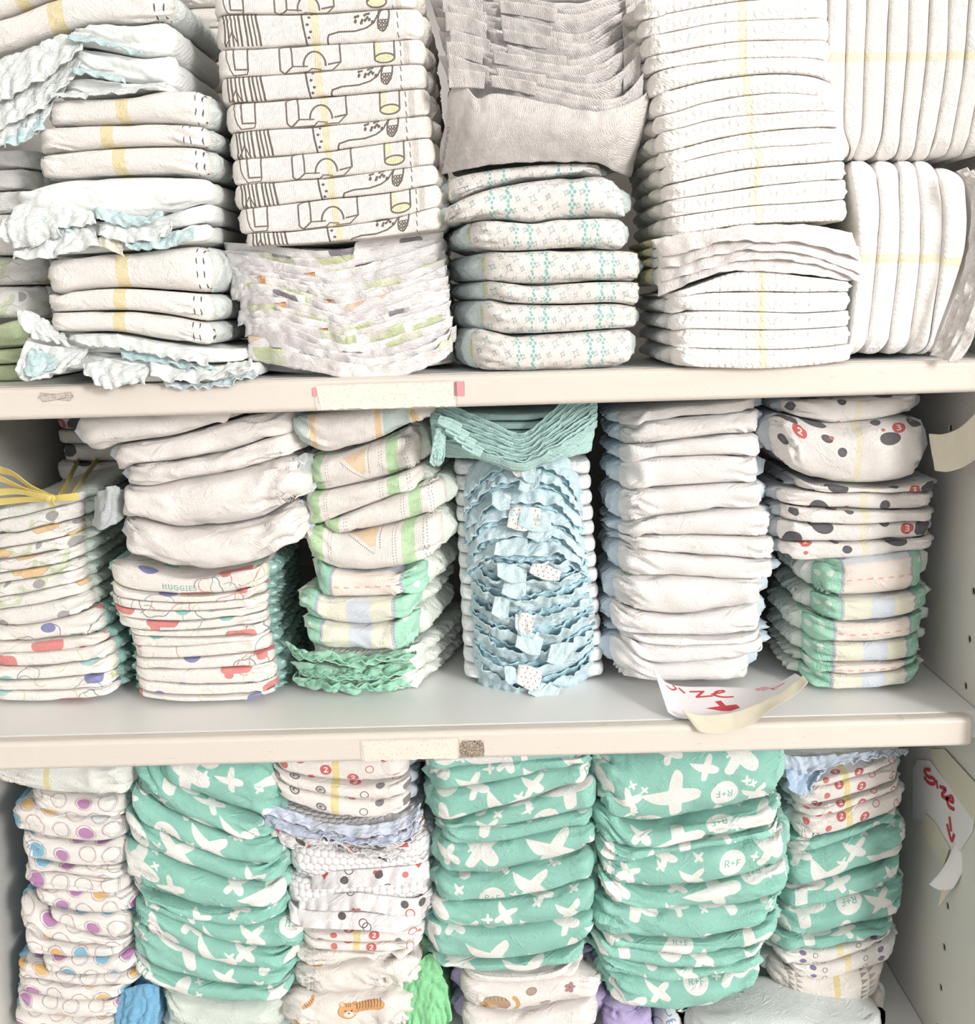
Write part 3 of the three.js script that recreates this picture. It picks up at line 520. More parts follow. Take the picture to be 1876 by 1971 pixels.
const TOPY = 0.62, BASEY = -0.9, PEG0 = 0.0727, FRONTZ = 0.02;
{
  const c = thing('storage_cupboard', 'cream metal storage cupboard with rows of peg holes inside its sides', 'cupboard');
  const sidePanel = (x, dir, holes) => {
    const s = new THREE.Shape(); s.moveTo(-DEEP, BASEY); s.lineTo(FRONTZ, BASEY); s.lineTo(FRONTZ, TOPY); s.lineTo(-DEEP, TOPY); s.closePath();
    for (const [z, y] of holes) { const h = new THREE.Path(); h.absellipse(z, y, 0.0025, 0.0026, 0, 2 * Math.PI, true); s.holes.push(h); }
    const g = new THREE.ExtrudeGeometry(s, { depth: 0.009, bevelEnabled: false, curveSegments: 14 });   // drawn in (z, y), turned to stand along x
    g.applyMatrix4(new THREE.Matrix4().set(0, 0, dir, x, 0, 1, 0, 0, 1, 0, 0, 0, 0, 0, 0, 1));
    if (dir > 0) { const i = g.index; if (i) i.array.reverse(); else { const p = g.attributes.position.array; for (let k = 0; k < p.length; k += 9) for (let q = 0; q < 3; q++) { const t = p[k + q]; p[k + q] = p[k + 6 + q]; p[k + 6 + q] = t; } } g.computeVertexNormals(); }
    return metric(g);
  };
  const holes = []; for (let k = -14; k < 16; k++) for (const z of [-0.0302, -0.34]) holes.push([z, PEG0 - 0.032 * k]);
  const extra = onX(1828, 824, XR); holes.push([extra.z, extra.y]);
  part('side_panel', sidePanel(XR, 1, holes), MAT.panel, c); part('added_hole_backing', box(XR + 0.034, XR + 0.042, BASEY, TOPY, -DEEP, FRONTZ), MAT.panel, c); part('added_edge_strip', box(XR + 0.0092, XR + 0.034, BASEY, TOPY, FRONTZ - 0.006, FRONTZ), MAT.panel, c);  // backing and edge strip added, unseen, to keep the peg holes dark
  part('side_panel', sidePanel(XL, -1, holes), MAT.panel, c); part('added_hole_backing', box(XL - 0.042, XL - 0.034, BASEY, TOPY, -DEEP, FRONTZ), MAT.panel, c); part('added_edge_strip', box(XL - 0.034, XL - 0.0092, BASEY, TOPY, FRONTZ - 0.006, FRONTZ), MAT.panel, c);
  const holeShade = new THREE.MeshStandardMaterial({ color: '#3b2a24', roughness: 0.9 });  // dark plug colour paints the shade inside the peg holes
  for (const [z, y] of holes.filter((h) => h[0] > -0.2 && h[1] > -0.4)) part('peg_hole_shade', new THREE.CylinderGeometry(0.0025, 0.0025, 0.007, 16).rotateZ(Math.PI / 2).translate(XR + 0.0045, y, z), holeShade, c, 'dark round plug painting the shade in a peg hole');
  part('back_panel', box(XL - 0.042, XR + 0.042, BASEY, TOPY, -DEEP - 0.012, -DEEP), MAT.panel, c);
  part('top_panel', box(XL - 0.042, XR + 0.042, TOPY, TOPY + 0.018, -DEEP - 0.012, FRONTZ), MAT.panel, c);
  part('plinth', box(XL - 0.042, XR + 0.042, FLOOR, BASEY, -DEEP - 0.012, FRONTZ - 0.03), MAT.panel, c);
  settle(c);
}
const SHELF = { up: GAP + TH, mid: 0, low: -0.262 };
const lipMaterial = (seed, marks) => new THREE.MeshPhysicalMaterial({ color: '#ffffff', roughness: 0.42, bumpMap: scaled(bumpPaint, 0.05), bumpScale: 0.00012, map: canvasTexture(2048, 64, (g, W, H) => {
  fill(g, W, H, '#ddd6cd'); const r = rng(seed);
  for (let i = 0; i < marks; i++) { const x = r() * W, y = r() * H; line(g, [x, y, x + 3 + r() * 14, y + (r() - 0.5) * 2], ['rgba(150,135,122,.35)', 'rgba(200,188,172,.5)', 'rgba(180,165,148,.35)'][i % 3], 0.6 + r() * 0.6); }
}) });
function shelfBoard(y, label, seed, marks, residue) {
  const s = thing('shelf_board', label, 'shelf', 'shelf boards of the cupboard');
  const top = part('board', box(XL + 0.0006, XR - 0.0006, y - TH + 0.001, y, -DEEP + 0.001, -0.011), MAT.shelfTop, s, 'pale grey painted shelf surface');
  const g = box(XL + 0.0015, XR - 0.0075, y - TH, y, -0.0112, 0, 0.0032), p = g.attributes.position, uv = g.attributes.uv;
  for (let i = 0; i < p.count; i++) uv.setXY(i, (p.getX(i) - XL) / (XR - XL), (p.getY(i) - y + TH) / TH);
  part('front_lip', g, lipMaterial(seed, marks), s, 'cream rounded front edge');
  for (const [name, x0, x1, y0, y1, map, rough] of residue) {
    const a = onZ(x0, (y0 + y1) / 2, 0), b = onZ(x1, (y0 + y1) / 2, 0), t = onZ((x0 + x1) / 2, y0, 0), q = onZ((x0 + x1) / 2, y1, 0);
    const w = new THREE.BoxGeometry(b.x - a.x, t.y - q.y, 0.0003).translate((a.x + b.x) / 2, clamp((t.y + q.y) / 2, y - TH + (t.y - q.y) / 2, y - (t.y - q.y) / 2), 0.0002);
    part(name, w, new THREE.MeshStandardMaterial({ map, roughness: rough, transparent: true, alphaTest: 0.5 }), s);
  }
  settle(s);
}
const residueMap = (seed, bg, fleck, n, torn = true) => canvasTexture(512, 128, (g, W, H) => {
  const r = rng(seed); g.clearRect(0, 0, W, H); g.fillStyle = bg; g.beginPath(); g.moveTo(6, 10);
  for (let x = 6; x < W - 6; x += 18) g.lineTo(x, torn ? 4 + r() * 9 : 4); g.lineTo(W - 6, H - 12); for (let x = W - 6; x > 6; x -= 18) g.lineTo(x, H - 4 - (torn ? r() * 10 : 0)); g.closePath(); g.fill();
  g.globalCompositeOperation = 'source-atop'; for (let i = 0; i < n; i++) { g.fillStyle = fleck[(r() * fleck.length) | 0]; g.fillRect(r() * W, r() * H, 2 + r() * 8, 2 + r() * 5); }
});
const scribbleMap = canvasTexture(256, 128, (g, W, H) => { g.clearRect(0, 0, W, H); g.fillStyle = '#c9bfb4'; g.beginPath(); g.moveTo(4, 44); g.lineTo(240, 14); g.lineTo(250, 60); g.lineTo(30, 96); g.closePath(); g.fill(); g.globalCompositeOperation = 'source-atop'; const r = rng(4); for (let i = 0; i < 60; i++) { const x = r() * W, y = 20 + r() * 70; line(g, [x, y, x + r() * 40 - 10, y + r() * 12 - 6], '#7d736b', 2.5); } line(g, [4, 44, 240, 14, 250, 60, 30, 96, 4, 44], '#6f655d', 5); });
const speckleMap = canvasTexture(256, 128, (g, W, H) => { g.clearRect(0, 0, W, H); const r = rng(14); for (let i = 0; i < 520; i++) { g.fillStyle = ['#8f8172', '#a99b8b', '#b9ab9a', '#6f6255'][(r() * 4) | 0]; g.beginPath(); g.arc(8 + r() * (W - 16), 8 + r() * (H - 16), 2 + r() * 4, 0, 7); g.fill(); } });
const pinkMap = residueMap(3, '#d99aa0', ['#c97f88', '#e3aeb0'], 40);
shelfBoard(SHELF.up, 'cream shelf with torn pinkish label residue along its front edge', 3, 34, [
  ['label_residue', 606, 880, 741, 794, residueMap(8, '#eee2d9', ['#f6efe8', '#e2d3c8', '#d8c8bc', '#fffaf4'], 260), 0.9],
  ['label_scrap', 874, 894, 733, 764, pinkMap, 0.8], ['label_scrap', 601, 609, 746, 764, pinkMap, 0.8], ['pencil_smear', 74, 142, 752, 780, scribbleMap, 0.9]]);
shelfBoard(SHELF.mid, 'cream shelf with grey peeled sticker patch, holding the red lettered paper', 9, 26, [
  ['label_residue', 694, 884, 1424, 1468, residueMap(18, '#e9dfd4', ['#f2e9e0', '#d9cbbd', '#cdbdae'], 220), 0.9], ['adhesive_speckle', 884, 932, 1424, 1458, speckleMap, 0.95]]);
shelfBoard(SHELF.low, 'lowest cream shelf under the teal and white patterned stacks', 12, 30, []);

// ---------------------------------------------------------------- folded stacks
function stack(cfg, rows, bottom) {
  const n = rows.length, list = [];
  rows.forEach((r, i) => {
    const q = rng((cfg.seed ?? 1) * 97 + i * 13), spec = { ...cfg.pad, ...r, b: r.b ?? rows[i + 1]?.t ?? bottom, z: (r.z ?? cfg.z) + (q() - 0.5) * (cfg.jz ?? 0.003), zm: r.z ?? cfg.z, seed: (cfg.seed ?? 1) * 17.3 + i * 3.7 };
    if (r.b && rows[i + 1]?.t) { const own = seam(r.b), next = seam(rows[i + 1].t); spec.b = (x) => (x < rows[i + 1].x[0] || x > rows[i + 1].x[1] ? own(x) : Math.min(own(x), next(x))); }
    if (r.sx) spec.uo = 0.5 - (r.sx - r.x[0]) / (r.x[1] - r.x[0]);
    if (cfg.free) { spec.fit = false; spec.uo = q(); spec.vo = q(); }
    if (cfg.uj) spec.uo = (spec.uo ?? 0) + (q() - 0.5) * cfg.uj;
    if (cfg.vj) spec.vo = (spec.vo ?? 0) + (q() - 0.5) * cfg.vj;
    const k = n - 1 - i, m = r.m ?? (typeof cfg.m === 'function' ? cfg.m(i) : cfg.m);
    const t = thing(cfg.name ?? 'folded_diaper', r.label ?? cfg.label(k, n), 'diaper', cfg.group);
    part('body', padGeometry(spec), m, t);
    if (cfg.cuff && r.cuff !== false) for (const s of cfg.cuffs ?? [-1, 1]) part('leg_cuff', cuffGeometry(spec, s), r.cuff ?? cfg.cuff, t, cfg.cuffLabel);
    for (const [name, geo, mm] of r.extra ?? []) part(name, sheetGeometry({ zt: spec.z, zb: spec.z, ...geo, seed: spec.seed + 50 }), mm, t);
    settle(t); list.push(t);
  });
  return list;
}
function flapDiaper(name, label, group, body, bodyM, sheets, cuffM) {
  const t = thing(name, label, 'diaper', group);
  if (body) { part('body', padGeometry(body), bodyM, t); if (cuffM) for (const s of [-1, 1]) part('leg_cuff', cuffGeometry(body, s), cuffM, t); }
  for (const [n, geo, m] of sheets) part(n, sheetGeometry(geo), m, t);
  return settle(t);
}
const px = (ox, oy, s, a) => a.map((v, i) => (i % 2 ? oy : ox) + v / s);    // enlarged-view readings to photograph pixels
const shift = (a, dx, dy) => a.map((v, i) => v + (i % 2 ? dy : dx));
const WHITE = cloth('#f4f1ee'), COOL = cloth('#eef1f1'), CUFFW = cloth('#eef0ee'), CUFFB = cloth('#dfe8ee'), CUFFG = cloth('#e3ece8');

// top shelf, left: white folds with a broad yellow stripe between crumpled bundles
const wideM = cloth('#ffffff', { map: PRINT.wideYellow }), paleIn = cloth('#cde6e9'), paleOut = cloth('#eef4f3'), paleQ = cloth('#eff3f2', { bump: 'quilt', bs: 0.22 });
const A1 = { name: 'folded_diaper', z: 0.0, m: wideM, cuff: cloth('#d6dedd'), group: 'white diapers with broad yellow stripes', pad: { corner: 0.012, th: 0.06, bow: 0.002, gl: 0.8, gr: 0.9, cuffR: 0.007, depth: 0.12 }, seed: 2 };
stack({ ...A1, label: (k) => 'tilted white diaper with broad yellow stripe, ' + (k ? 'top one' : 'lower one') + ' above the crumpled pale bundle' }, [
  { x: [-150, 170], t: [-150, -5, -40, -30, 80, -55], b: [-150, 60, 0, 26, 45, 8, 90, -6, 160, -14], sx: 40 },
  { x: [-100, 318], t: [-100, 50, 0, 27, 60, 5, 140, -16, 318, -34], b: [-100, 118, 0, 93, 53, 77, 120, 52, 173, 40, 266, 36, 317, 22], sx: 107 }], []);
stack({ ...A1, seed: 4, label: (k) => 'white diaper with broad yellow stripe and dashed edges, ' + fromBottom(k) + ' of upper three' }, [
  { x: [78, 388], t: [78, 192, 96, 187, 227, 184, 320, 168, 390, 166], sx: 234 },
  { x: [60, 392], t: [62, 243, 90, 241, 173, 238, 280, 234, 390, 238], sx: 205 },
  { x: [64, 392], t: [62, 296, 88, 294, 187, 285, 293, 280, 392, 279], sx: 230 }], [69, 340, 112, 343, 187, 338, 280, 334, 392, 337]);
stack({ ...A1, seed: 6, label: (k) => 'white diaper with broad yellow stripe and dashed edges, ' + fromBottom(k) + ' of lower three' }, [
  { x: [75, 398], t: [78, 499, 103, 496, 236, 483, 360, 472, 400, 470], sx: 233 },
  { x: [80, 400], t: [80, 562, 105, 568, 139, 560, 222, 554, 305, 558, 400, 566], sx: 231 },
  { x: [84, 402], t: [83, 601, 108, 601, 222, 598, 305, 604, 400, 623], sx: 231 }], [93, 638, 130, 640, 222, 640, 305, 654, 400, 667]);
const bundle = { corner: 0.012, gl: 0.9, gr: 0.6, crease: 0.0016, lump: 0.0014, gA: 0.002, gLen: 0.03, depth: 0.11, bow: 0.002, z: -0.004 };
const SH = (top, bot, zt, zb, m, more = {}) => ['flap', { top, bot, zt, zb, wrap: 0, cr: 0.0016, cf: 75, ruf: 0.0022, rf: 150, free: 'bot', nu: 34, nv: 18, ...more }, m];
const G1 = 'crumpled pale blue diapers with loose flaps';
flapDiaper('open_diaper', 'crumpled pale blue diaper with long flap, top of the upper bundle', G1, { ...bundle, x: [120, 326], t: [120, 60, 180, 45, 260, 42, 322, 30], b: [130, 84, 200, 94, 275, 106, 326, 95], seed: 31 }, paleQ, [SH([-30, 125, 40, 98, 110, 70, 175, 56], [-30, 205, 30, 178, 90, 140, 150, 100], -0.004, 0.004, paleOut, { seed: 3 }), SH([130, 66, 180, 70, 240, 88, 274, 100], [132, 80, 190, 86, 240, 96, 274, 106], 0.0, 0.003, paleIn, { seed: 4, nu: 20, nv: 6, cr: 0.0006 })]);
flapDiaper('open_diaper', 'crumpled pale blue diaper, middle of the upper bundle, flap hanging left', G1, { ...bundle, x: [122, 328], t: [130, 85, 200, 95, 275, 107, 326, 96], b: [130, 135, 180, 146, 240, 157, 328, 163], seed: 33 }, paleQ, [SH([-30, 190, 40, 150, 100, 122, 165, 108], [-30, 262, 20, 236, 75, 206, 135, 150], -0.006, 0.001, paleOut, { seed: 13 }), SH([140, 130, 170, 134, 200, 142, 240, 152], [142, 140, 172, 144, 205, 150, 242, 158], 0.0, 0.003, paleIn, { seed: 14, nu: 20, nv: 6, cr: 0.0006 })]);
flapDiaper('open_diaper', 'crumpled pale blue diaper, bottom of the upper bundle, flap drooping past its stack', G1, { ...bundle, x: [98, 324], t: [118, 150, 180, 147, 240, 158, 324, 164], b: [96, 186, 213, 181, 322, 167], seed: 35 }, paleQ, [SH([-20, 230, 30, 200, 80, 172, 140, 146], [-25, 290, 12, 280, 50, 268, 80, 232], -0.008, -0.002, paleOut, { seed: 23 }), SH([10, 268, 30, 258, 55, 240, 76, 220], [8, 282, 32, 274, 52, 268, 78, 240], -0.004, 0.001, paleIn, { seed: 24, nu: 18, nv: 8 }), SH([96, 178, 150, 178, 240, 170, 318, 156], [96, 186, 150, 187, 240, 178, 320, 162], 0.001, 0.004, paleOut, { seed: 25, nu: 26, nv: 6, cr: 0.0006 })]);
flapDiaper('open_diaper', 'crumpled pale blue diaper, top of the middle bundle', G1, { ...bundle, z: 0.002, x: [22, 398], t: [25, 372, 110, 346, 187, 339, 280, 336, 392, 340], b: [30, 412, 130, 416, 240, 424, 300, 414, 398, 384], seed: 41 }, paleQ, [SH([28, 395, 70, 384, 130, 392, 180, 405], [12, 432, 60, 440, 130, 436, 185, 430], 0.0, 0.006, paleOut, { seed: 31 }), SH([180, 398, 230, 408, 280, 416, 312, 404], [186, 420, 236, 432, 284, 430, 312, 416], 0.002, 0.006, paleIn, { seed: 32 })]);
flapDiaper('open_diaper', 'crumpled pale blue diaper, middle of the middle bundle, rolled at one end', G1, { ...bundle, x: [12, 402], t: [20, 412, 130, 416, 240, 424, 300, 414, 400, 386], b: [20, 452, 150, 454, 250, 452, 320, 444, 402, 424], seed: 43 }, paleQ, [SH([8, 420, 40, 398, 85, 404, 120, 424], [10, 470, 36, 478, 80, 470, 120, 452], -0.002, 0.005, paleOut, { seed: 33, bulge: 0.006 }), SH([70, 408, 100, 400, 130, 420, 150, 440], [66, 440, 92, 446, 120, 446, 146, 450], 0.001, 0.003, paleIn, { seed: 34 }), SH([190, 428, 240, 424, 290, 436, 330, 424], [190, 452, 238, 466, 284, 462, 330, 448], 0.001, 0.006, paleOut, { seed: 35 })]);
flapDiaper('open_diaper', 'crumpled pale blue diaper, bottom of the middle bundle', G1, { ...bundle, x: [24, 396], t: [24, 455, 150, 455, 250, 453, 320, 445, 396, 426], b: [28, 494, 120, 491, 240, 483, 330, 474, 398, 462], seed: 45 }, paleQ, [SH([30, 482, 80, 458, 140, 434, 184, 446], [24, 496, 90, 496, 150, 482, 188, 468], 0.001, 0.006, paleOut, { seed: 36 }), SH([188, 454, 214, 450, 232, 462, 238, 478], [190, 470, 206, 478, 224, 484, 236, 484], 0.002, 0.006, cloth('#efe8dc'), { seed: 37, nu: 16 }), SH([240, 456, 286, 458, 330, 448, 372, 436], [244, 478, 290, 480, 334, 470, 372, 458], 0.002, 0.006, paleIn, { seed: 38 })]);
flapDiaper('open_diaper', 'flat pale blue open diaper directly under the lower three striped folds', G1, { ...bundle, x: [118, 462], t: [110, 641, 222, 642, 305, 656, 400, 669, 455, 672], b: [130, 680, 222, 682, 320, 690, 400, 700, 462, 696], seed: 51 }, paleQ, [SH([140, 645, 230, 646, 310, 662, 400, 682], [150, 664, 230, 668, 320, 688, 400, 702], 0.004, 0.009, paleOut, { seed: 41, ruf: 0.003 }), SH([230, 668, 300, 676, 360, 694, 440, 706], [236, 690, 300, 696, 360, 708, 430, 712], 0.002, 0.006, paleIn, { seed: 42, ruf: 0.003 })]);
flapDiaper('open_diaper', 'crumpled pale blue diaper spilling left at the foot of its stack', G1, { ...bundle, x: [36, 250], z: -0.01, t: [36, 640, 90, 648, 150, 668, 250, 686], b: [40, 722, 90, 726, 150, 714, 250, 712], seed: 53 }, paleQ, [SH([34, 600, 60, 598, 100, 625, 130, 650], [52, 640, 74, 656, 110, 662, 150, 672], -0.008, 0.0, paleOut, { seed: 43, bulge: 0.004 }), SH([50, 655, 90, 665, 130, 668, 170, 670], [28, 712, 44, 732, 84, 728, 150, 700], 0.0, 0.004, paleOut, { seed: 44, ruf: 0.003 }), SH([60, 670, 80, 676, 96, 684, 112, 690], [40, 706, 56, 724, 78, 722, 104, 706], 0.003, 0.005, paleIn, { seed: 45, ruf: 0.003, nu: 18 })]);
flapDiaper('open_diaper', 'crumpled pale blue diaper hanging over the shelf edge at the stack foot', G1, { ...bundle, x: [158, 488], z: 0.002, t: [158, 700, 222, 688, 320, 694, 400, 704, 486, 700], b: [165, 729, 222, 738, 330, 737, 420, 737, 488, 728], seed: 55 }, paleQ, [SH([160, 700, 200, 690, 250, 700, 290, 706], [172, 730, 212, 752, 232, 744, 280, 738], 0.004, 0.012, paleOut, { seed: 46, bulge: 0.004 }), SH([205, 716, 222, 714, 236, 720, 250, 726], [206, 740, 216, 748, 232, 742, 246, 738], 0.009, 0.011, paleIn, { seed: 47, nu: 14 }), SH([290, 690, 350, 706, 420, 704, 484, 690], [290, 724, 350, 734, 420, 726, 488, 704], 0.003, 0.01, paleOut, { seed: 48, ruf: 0.003 }), SH([312, 728, 370, 736, 430, 728, 490, 712], [318, 742, 370, 746, 430, 740, 496, 722], 0.002, 0.006, cloth('#dcebf2'), { seed: 49 })]);
// far left of the top shelf, set back in the shade
const farM = cloth('#f1f2ef');
stack({ name: 'folded_diaper', z: -0.05, m: farM, cuff: CUFFG, seed: 9, group: 'plain diapers set back at the shelf end', label: (k) => 'plain pale diaper set back by the cupboard wall, ' + fromBottom(k) + ' of five', pad: { gr: 1.2, gA: 0.002, depth: 0.1 } },
  [283, 322, 364, 408, 450].map((y) => ({ x: [-56, 62], t: [-56, y + 4, 62, y] })), [-56, 492, 66, 492]);
stack({ name: 'folded_diaper', z: -0.05, m: cloth('#ffffff', { map: PRINT.meadow }), free: true, cuff: cloth('#eef0f0'), seed: 10, group: 'printed diapers set back at the shelf end', label: (k) => 'orange and green printed diaper set back by the cupboard wall, ' + (k ? 'upper one' : 'lower one'), pad: { tw: 0.12, th: 0.05, gr: 1.2, depth: 0.1 } },
  [{ x: [-56, 74], t: [-56, 493, 70, 493] }, { x: [-56, 76], t: [-56, 552, 72, 548] }], [-56, 615, 76, 612]);
stack({ name: 'folded_diaper', z: -0.045, m: cloth('#cbd9b2'), cuff: cloth('#d8e3c4'), seed: 11, group: 'green diapers at the shelf end', label: (k) => 'plain green diaper at the shelf end, ' + fromBottom(k) + ' of three', pad: { gr: 0.8, depth: 0.1 } },
  [{ x: [-56, 58], t: [-56, 640, 20, 616, 56, 612] }, { x: [-56, 62], t: [-56, 676, 60, 668] }, { x: [-56, 58], t: [-56, 704, 58, 700] }], [-56, 738, 58, 735]);
stack({ name: 'folded_diaper', z: -0.15, m: cloth('#f3f0ea'), cuff: CUFFG, seed: 12, group: 'shaded diapers in the back row', label: (k) => 'shaded plain diaper in the back row of the top shelf, ' + fromBottom(k), pad: { depth: 0.1, gA: 0.002 } },
  [-30, 10, 50, 92, 134, 176, 218, 260, 302, 344, 386, 428, 470, 512, 554].map((y) => ({ x: [335, 560], t: [335, y, 560, y - 3] })), [335, 597, 560, 594]);
{
  const r = thing('gift_ribbon', 'yellow curling ribbon strand in the gap behind the upper striped folds', 'ribbon');
  part('strand', ribbonGeometry([[330, 150, -0.135], [352, 132, -0.137], [380, 120, -0.138], [418, 116, -0.138]], 0.005, 0.5), MAT.ribbon, r); settle(r);
}

// top shelf: line-drawing stack and the open diapers beneath it
const zebM = cloth('#ffffff', { map: PRINT.zebra, bump: 'weave' }), boxM = cloth('#ffffff', { map: PRINT.boxes, bump: 'weave' });
const a2 = (a) => px(400, 0, 3.752, a), a2b = (a) => px(420, 380, 3.908, a);
stack({ z: -0.014, seed: 14, cuff: cloth('#f1ece4'), group: 'diapers printed with grey line drawings', pad: { th: 0.042, corner: 0.01, gl: 0.5, gr: 0.5, gLen: 0.012, bow: 0.001, sq: 0.5, k: 0.55, gap: 0.00012, lump: 0.0004, crease: 0.0003, depth: 0.12 }, m: (i) => (i % 2 ? zebM : boxM),
  label: (k) => 'cream diaper with grey ' + (k % 2 ? 'box' : 'stripe and spot') + ' drawings, ' + fromBottom(k) + ' of its stack' }, [
  { x: [406, 802], t: [406, -14, 600, -16, 802, -32] },
  { x: [411, 816], t: a2([60, 105, 200, 100, 700, 100, 1100, 75, 1500, 45]) },
  { x: [413, 819], t: a2([60, 355, 350, 345, 700, 325, 1200, 300, 1560, 270]) },
  { x: [419, 822], t: a2([80, 560, 350, 545, 800, 515, 1300, 470, 1560, 450]) },
  { x: [427, 828], t: a2([100, 745, 400, 725, 880, 690, 1300, 650, 1590, 625]) },
  { x: [434, 832], t: a2([130, 955, 350, 935, 800, 905, 1200, 870, 1600, 815]) },
  { x: [439, 836], t: a2([150, 1150, 400, 1130, 800, 1095, 1200, 1040, 1620, 980]) },
  { x: [445, 842], t: a2([180, 1335, 500, 1310, 900, 1280, 1250, 1235, 1640, 1180]) },
  { x: [452, 848], t: a2([200, 1510, 520, 1475, 900, 1430, 1300, 1390, 1660, 1320]) },
  { x: [468, 850], t: [471, 449, 574, 444, 676, 432, 765, 418, 845, 395] }], [478, 474, 600, 468, 720, 458, 848, 440]);
const patchM = cloth('#ffffff', { map: PRINT.patches }), padW = cloth('#f1efec'), greyFlapM = cloth('#e6e3e4');
{
  const edges = [[30, 340, 300, 352, 680, 400, 1000, 380, 1100, 320, 1700, 250], [40, 420, 280, 450, 650, 520, 940, 540, 1350, 440, 1700, 330], [90, 520, 330, 560, 650, 630, 900, 650, 1350, 590, 1710, 450], [110, 600, 300, 590, 650, 660, 930, 740, 1450, 620, 1715, 520], [150, 690, 330, 650, 700, 760, 960, 810, 1500, 650, 1730, 590], [170, 790, 380, 740, 800, 850, 1000, 890, 1450, 760, 1745, 690], [205, 880, 410, 850, 870, 960, 1050, 985, 1450, 880, 1760, 780], [235, 970, 450, 950, 800, 1070, 1060, 1110, 1450, 1010, 1775, 900], [225, 1040, 600, 1110, 900, 1170, 1200, 1210, 1600, 1090, 1775, 980]];
  edges.forEach((e, k) => {
    const n = edges.length, top = a2b(e), y0 = 470 + k * 27.4, z = -0.008 - (n - 1 - k) * 0.0026, last = k === n - 1, r = rng(60 + k);
    const bot = last ? a2b([270, 1230, 600, 1290, 900, 1320, 1150, 1325, 1500, 1290, 1730, 1180]) : shift(top, 0, 46).map((v, i, a) => (i % 2 ? v : mix(v, 665, 0.05)));
    const L = mix(462, 482, k / 8), Rr = mix(858, 872, k / 8);
    const t2 = shift(top, (r() - 0.5) * 10, 14 + r() * 5);
    flapDiaper('open_diaper', 'open diaper with grey green and orange patches, ' + fromBottom(n - 1 - k) + ' below line drawings', 'open patterned diapers below the line drawings',
      { x: [L, Rr], t: [L, y0, 665, y0 + 6, Rr, y0 - 14], b: [L, y0 + 27, 665, y0 + 34, Rr, y0 + 13], z: -0.036, seed: 70 + k, gl: 1, gr: 1, depth: 0.1, corner: 0.016 }, padW, [
        ['flap', { top, bot, zt: z + 0.003, zb: z, wrap: 0.016, cr: 0.0014, cf: 42, ruf: 0.0012, rf: 70, free: 'top', seed: 80 + k, nu: 70, nv: 12, uo: r() * 3, vo: r() * 3, tw: 0.17, thh: 0.085 }, patchM],
        ['flap', { top: t2, bot: shift(t2, 0, 30), zt: z + 0.0042, zb: z + 0.002, wrap: 0.018, cr: 0.0013, cf: 55, ruf: 0.0014, rf: 90, free: 'top', seed: 90 + k, nu: 70, nv: 8, uo: r() * 3, vo: r() * 3, tw: 0.17, thh: 0.085 }, k % 3 === 1 ? greyFlapM : patchM]]);
  });
}

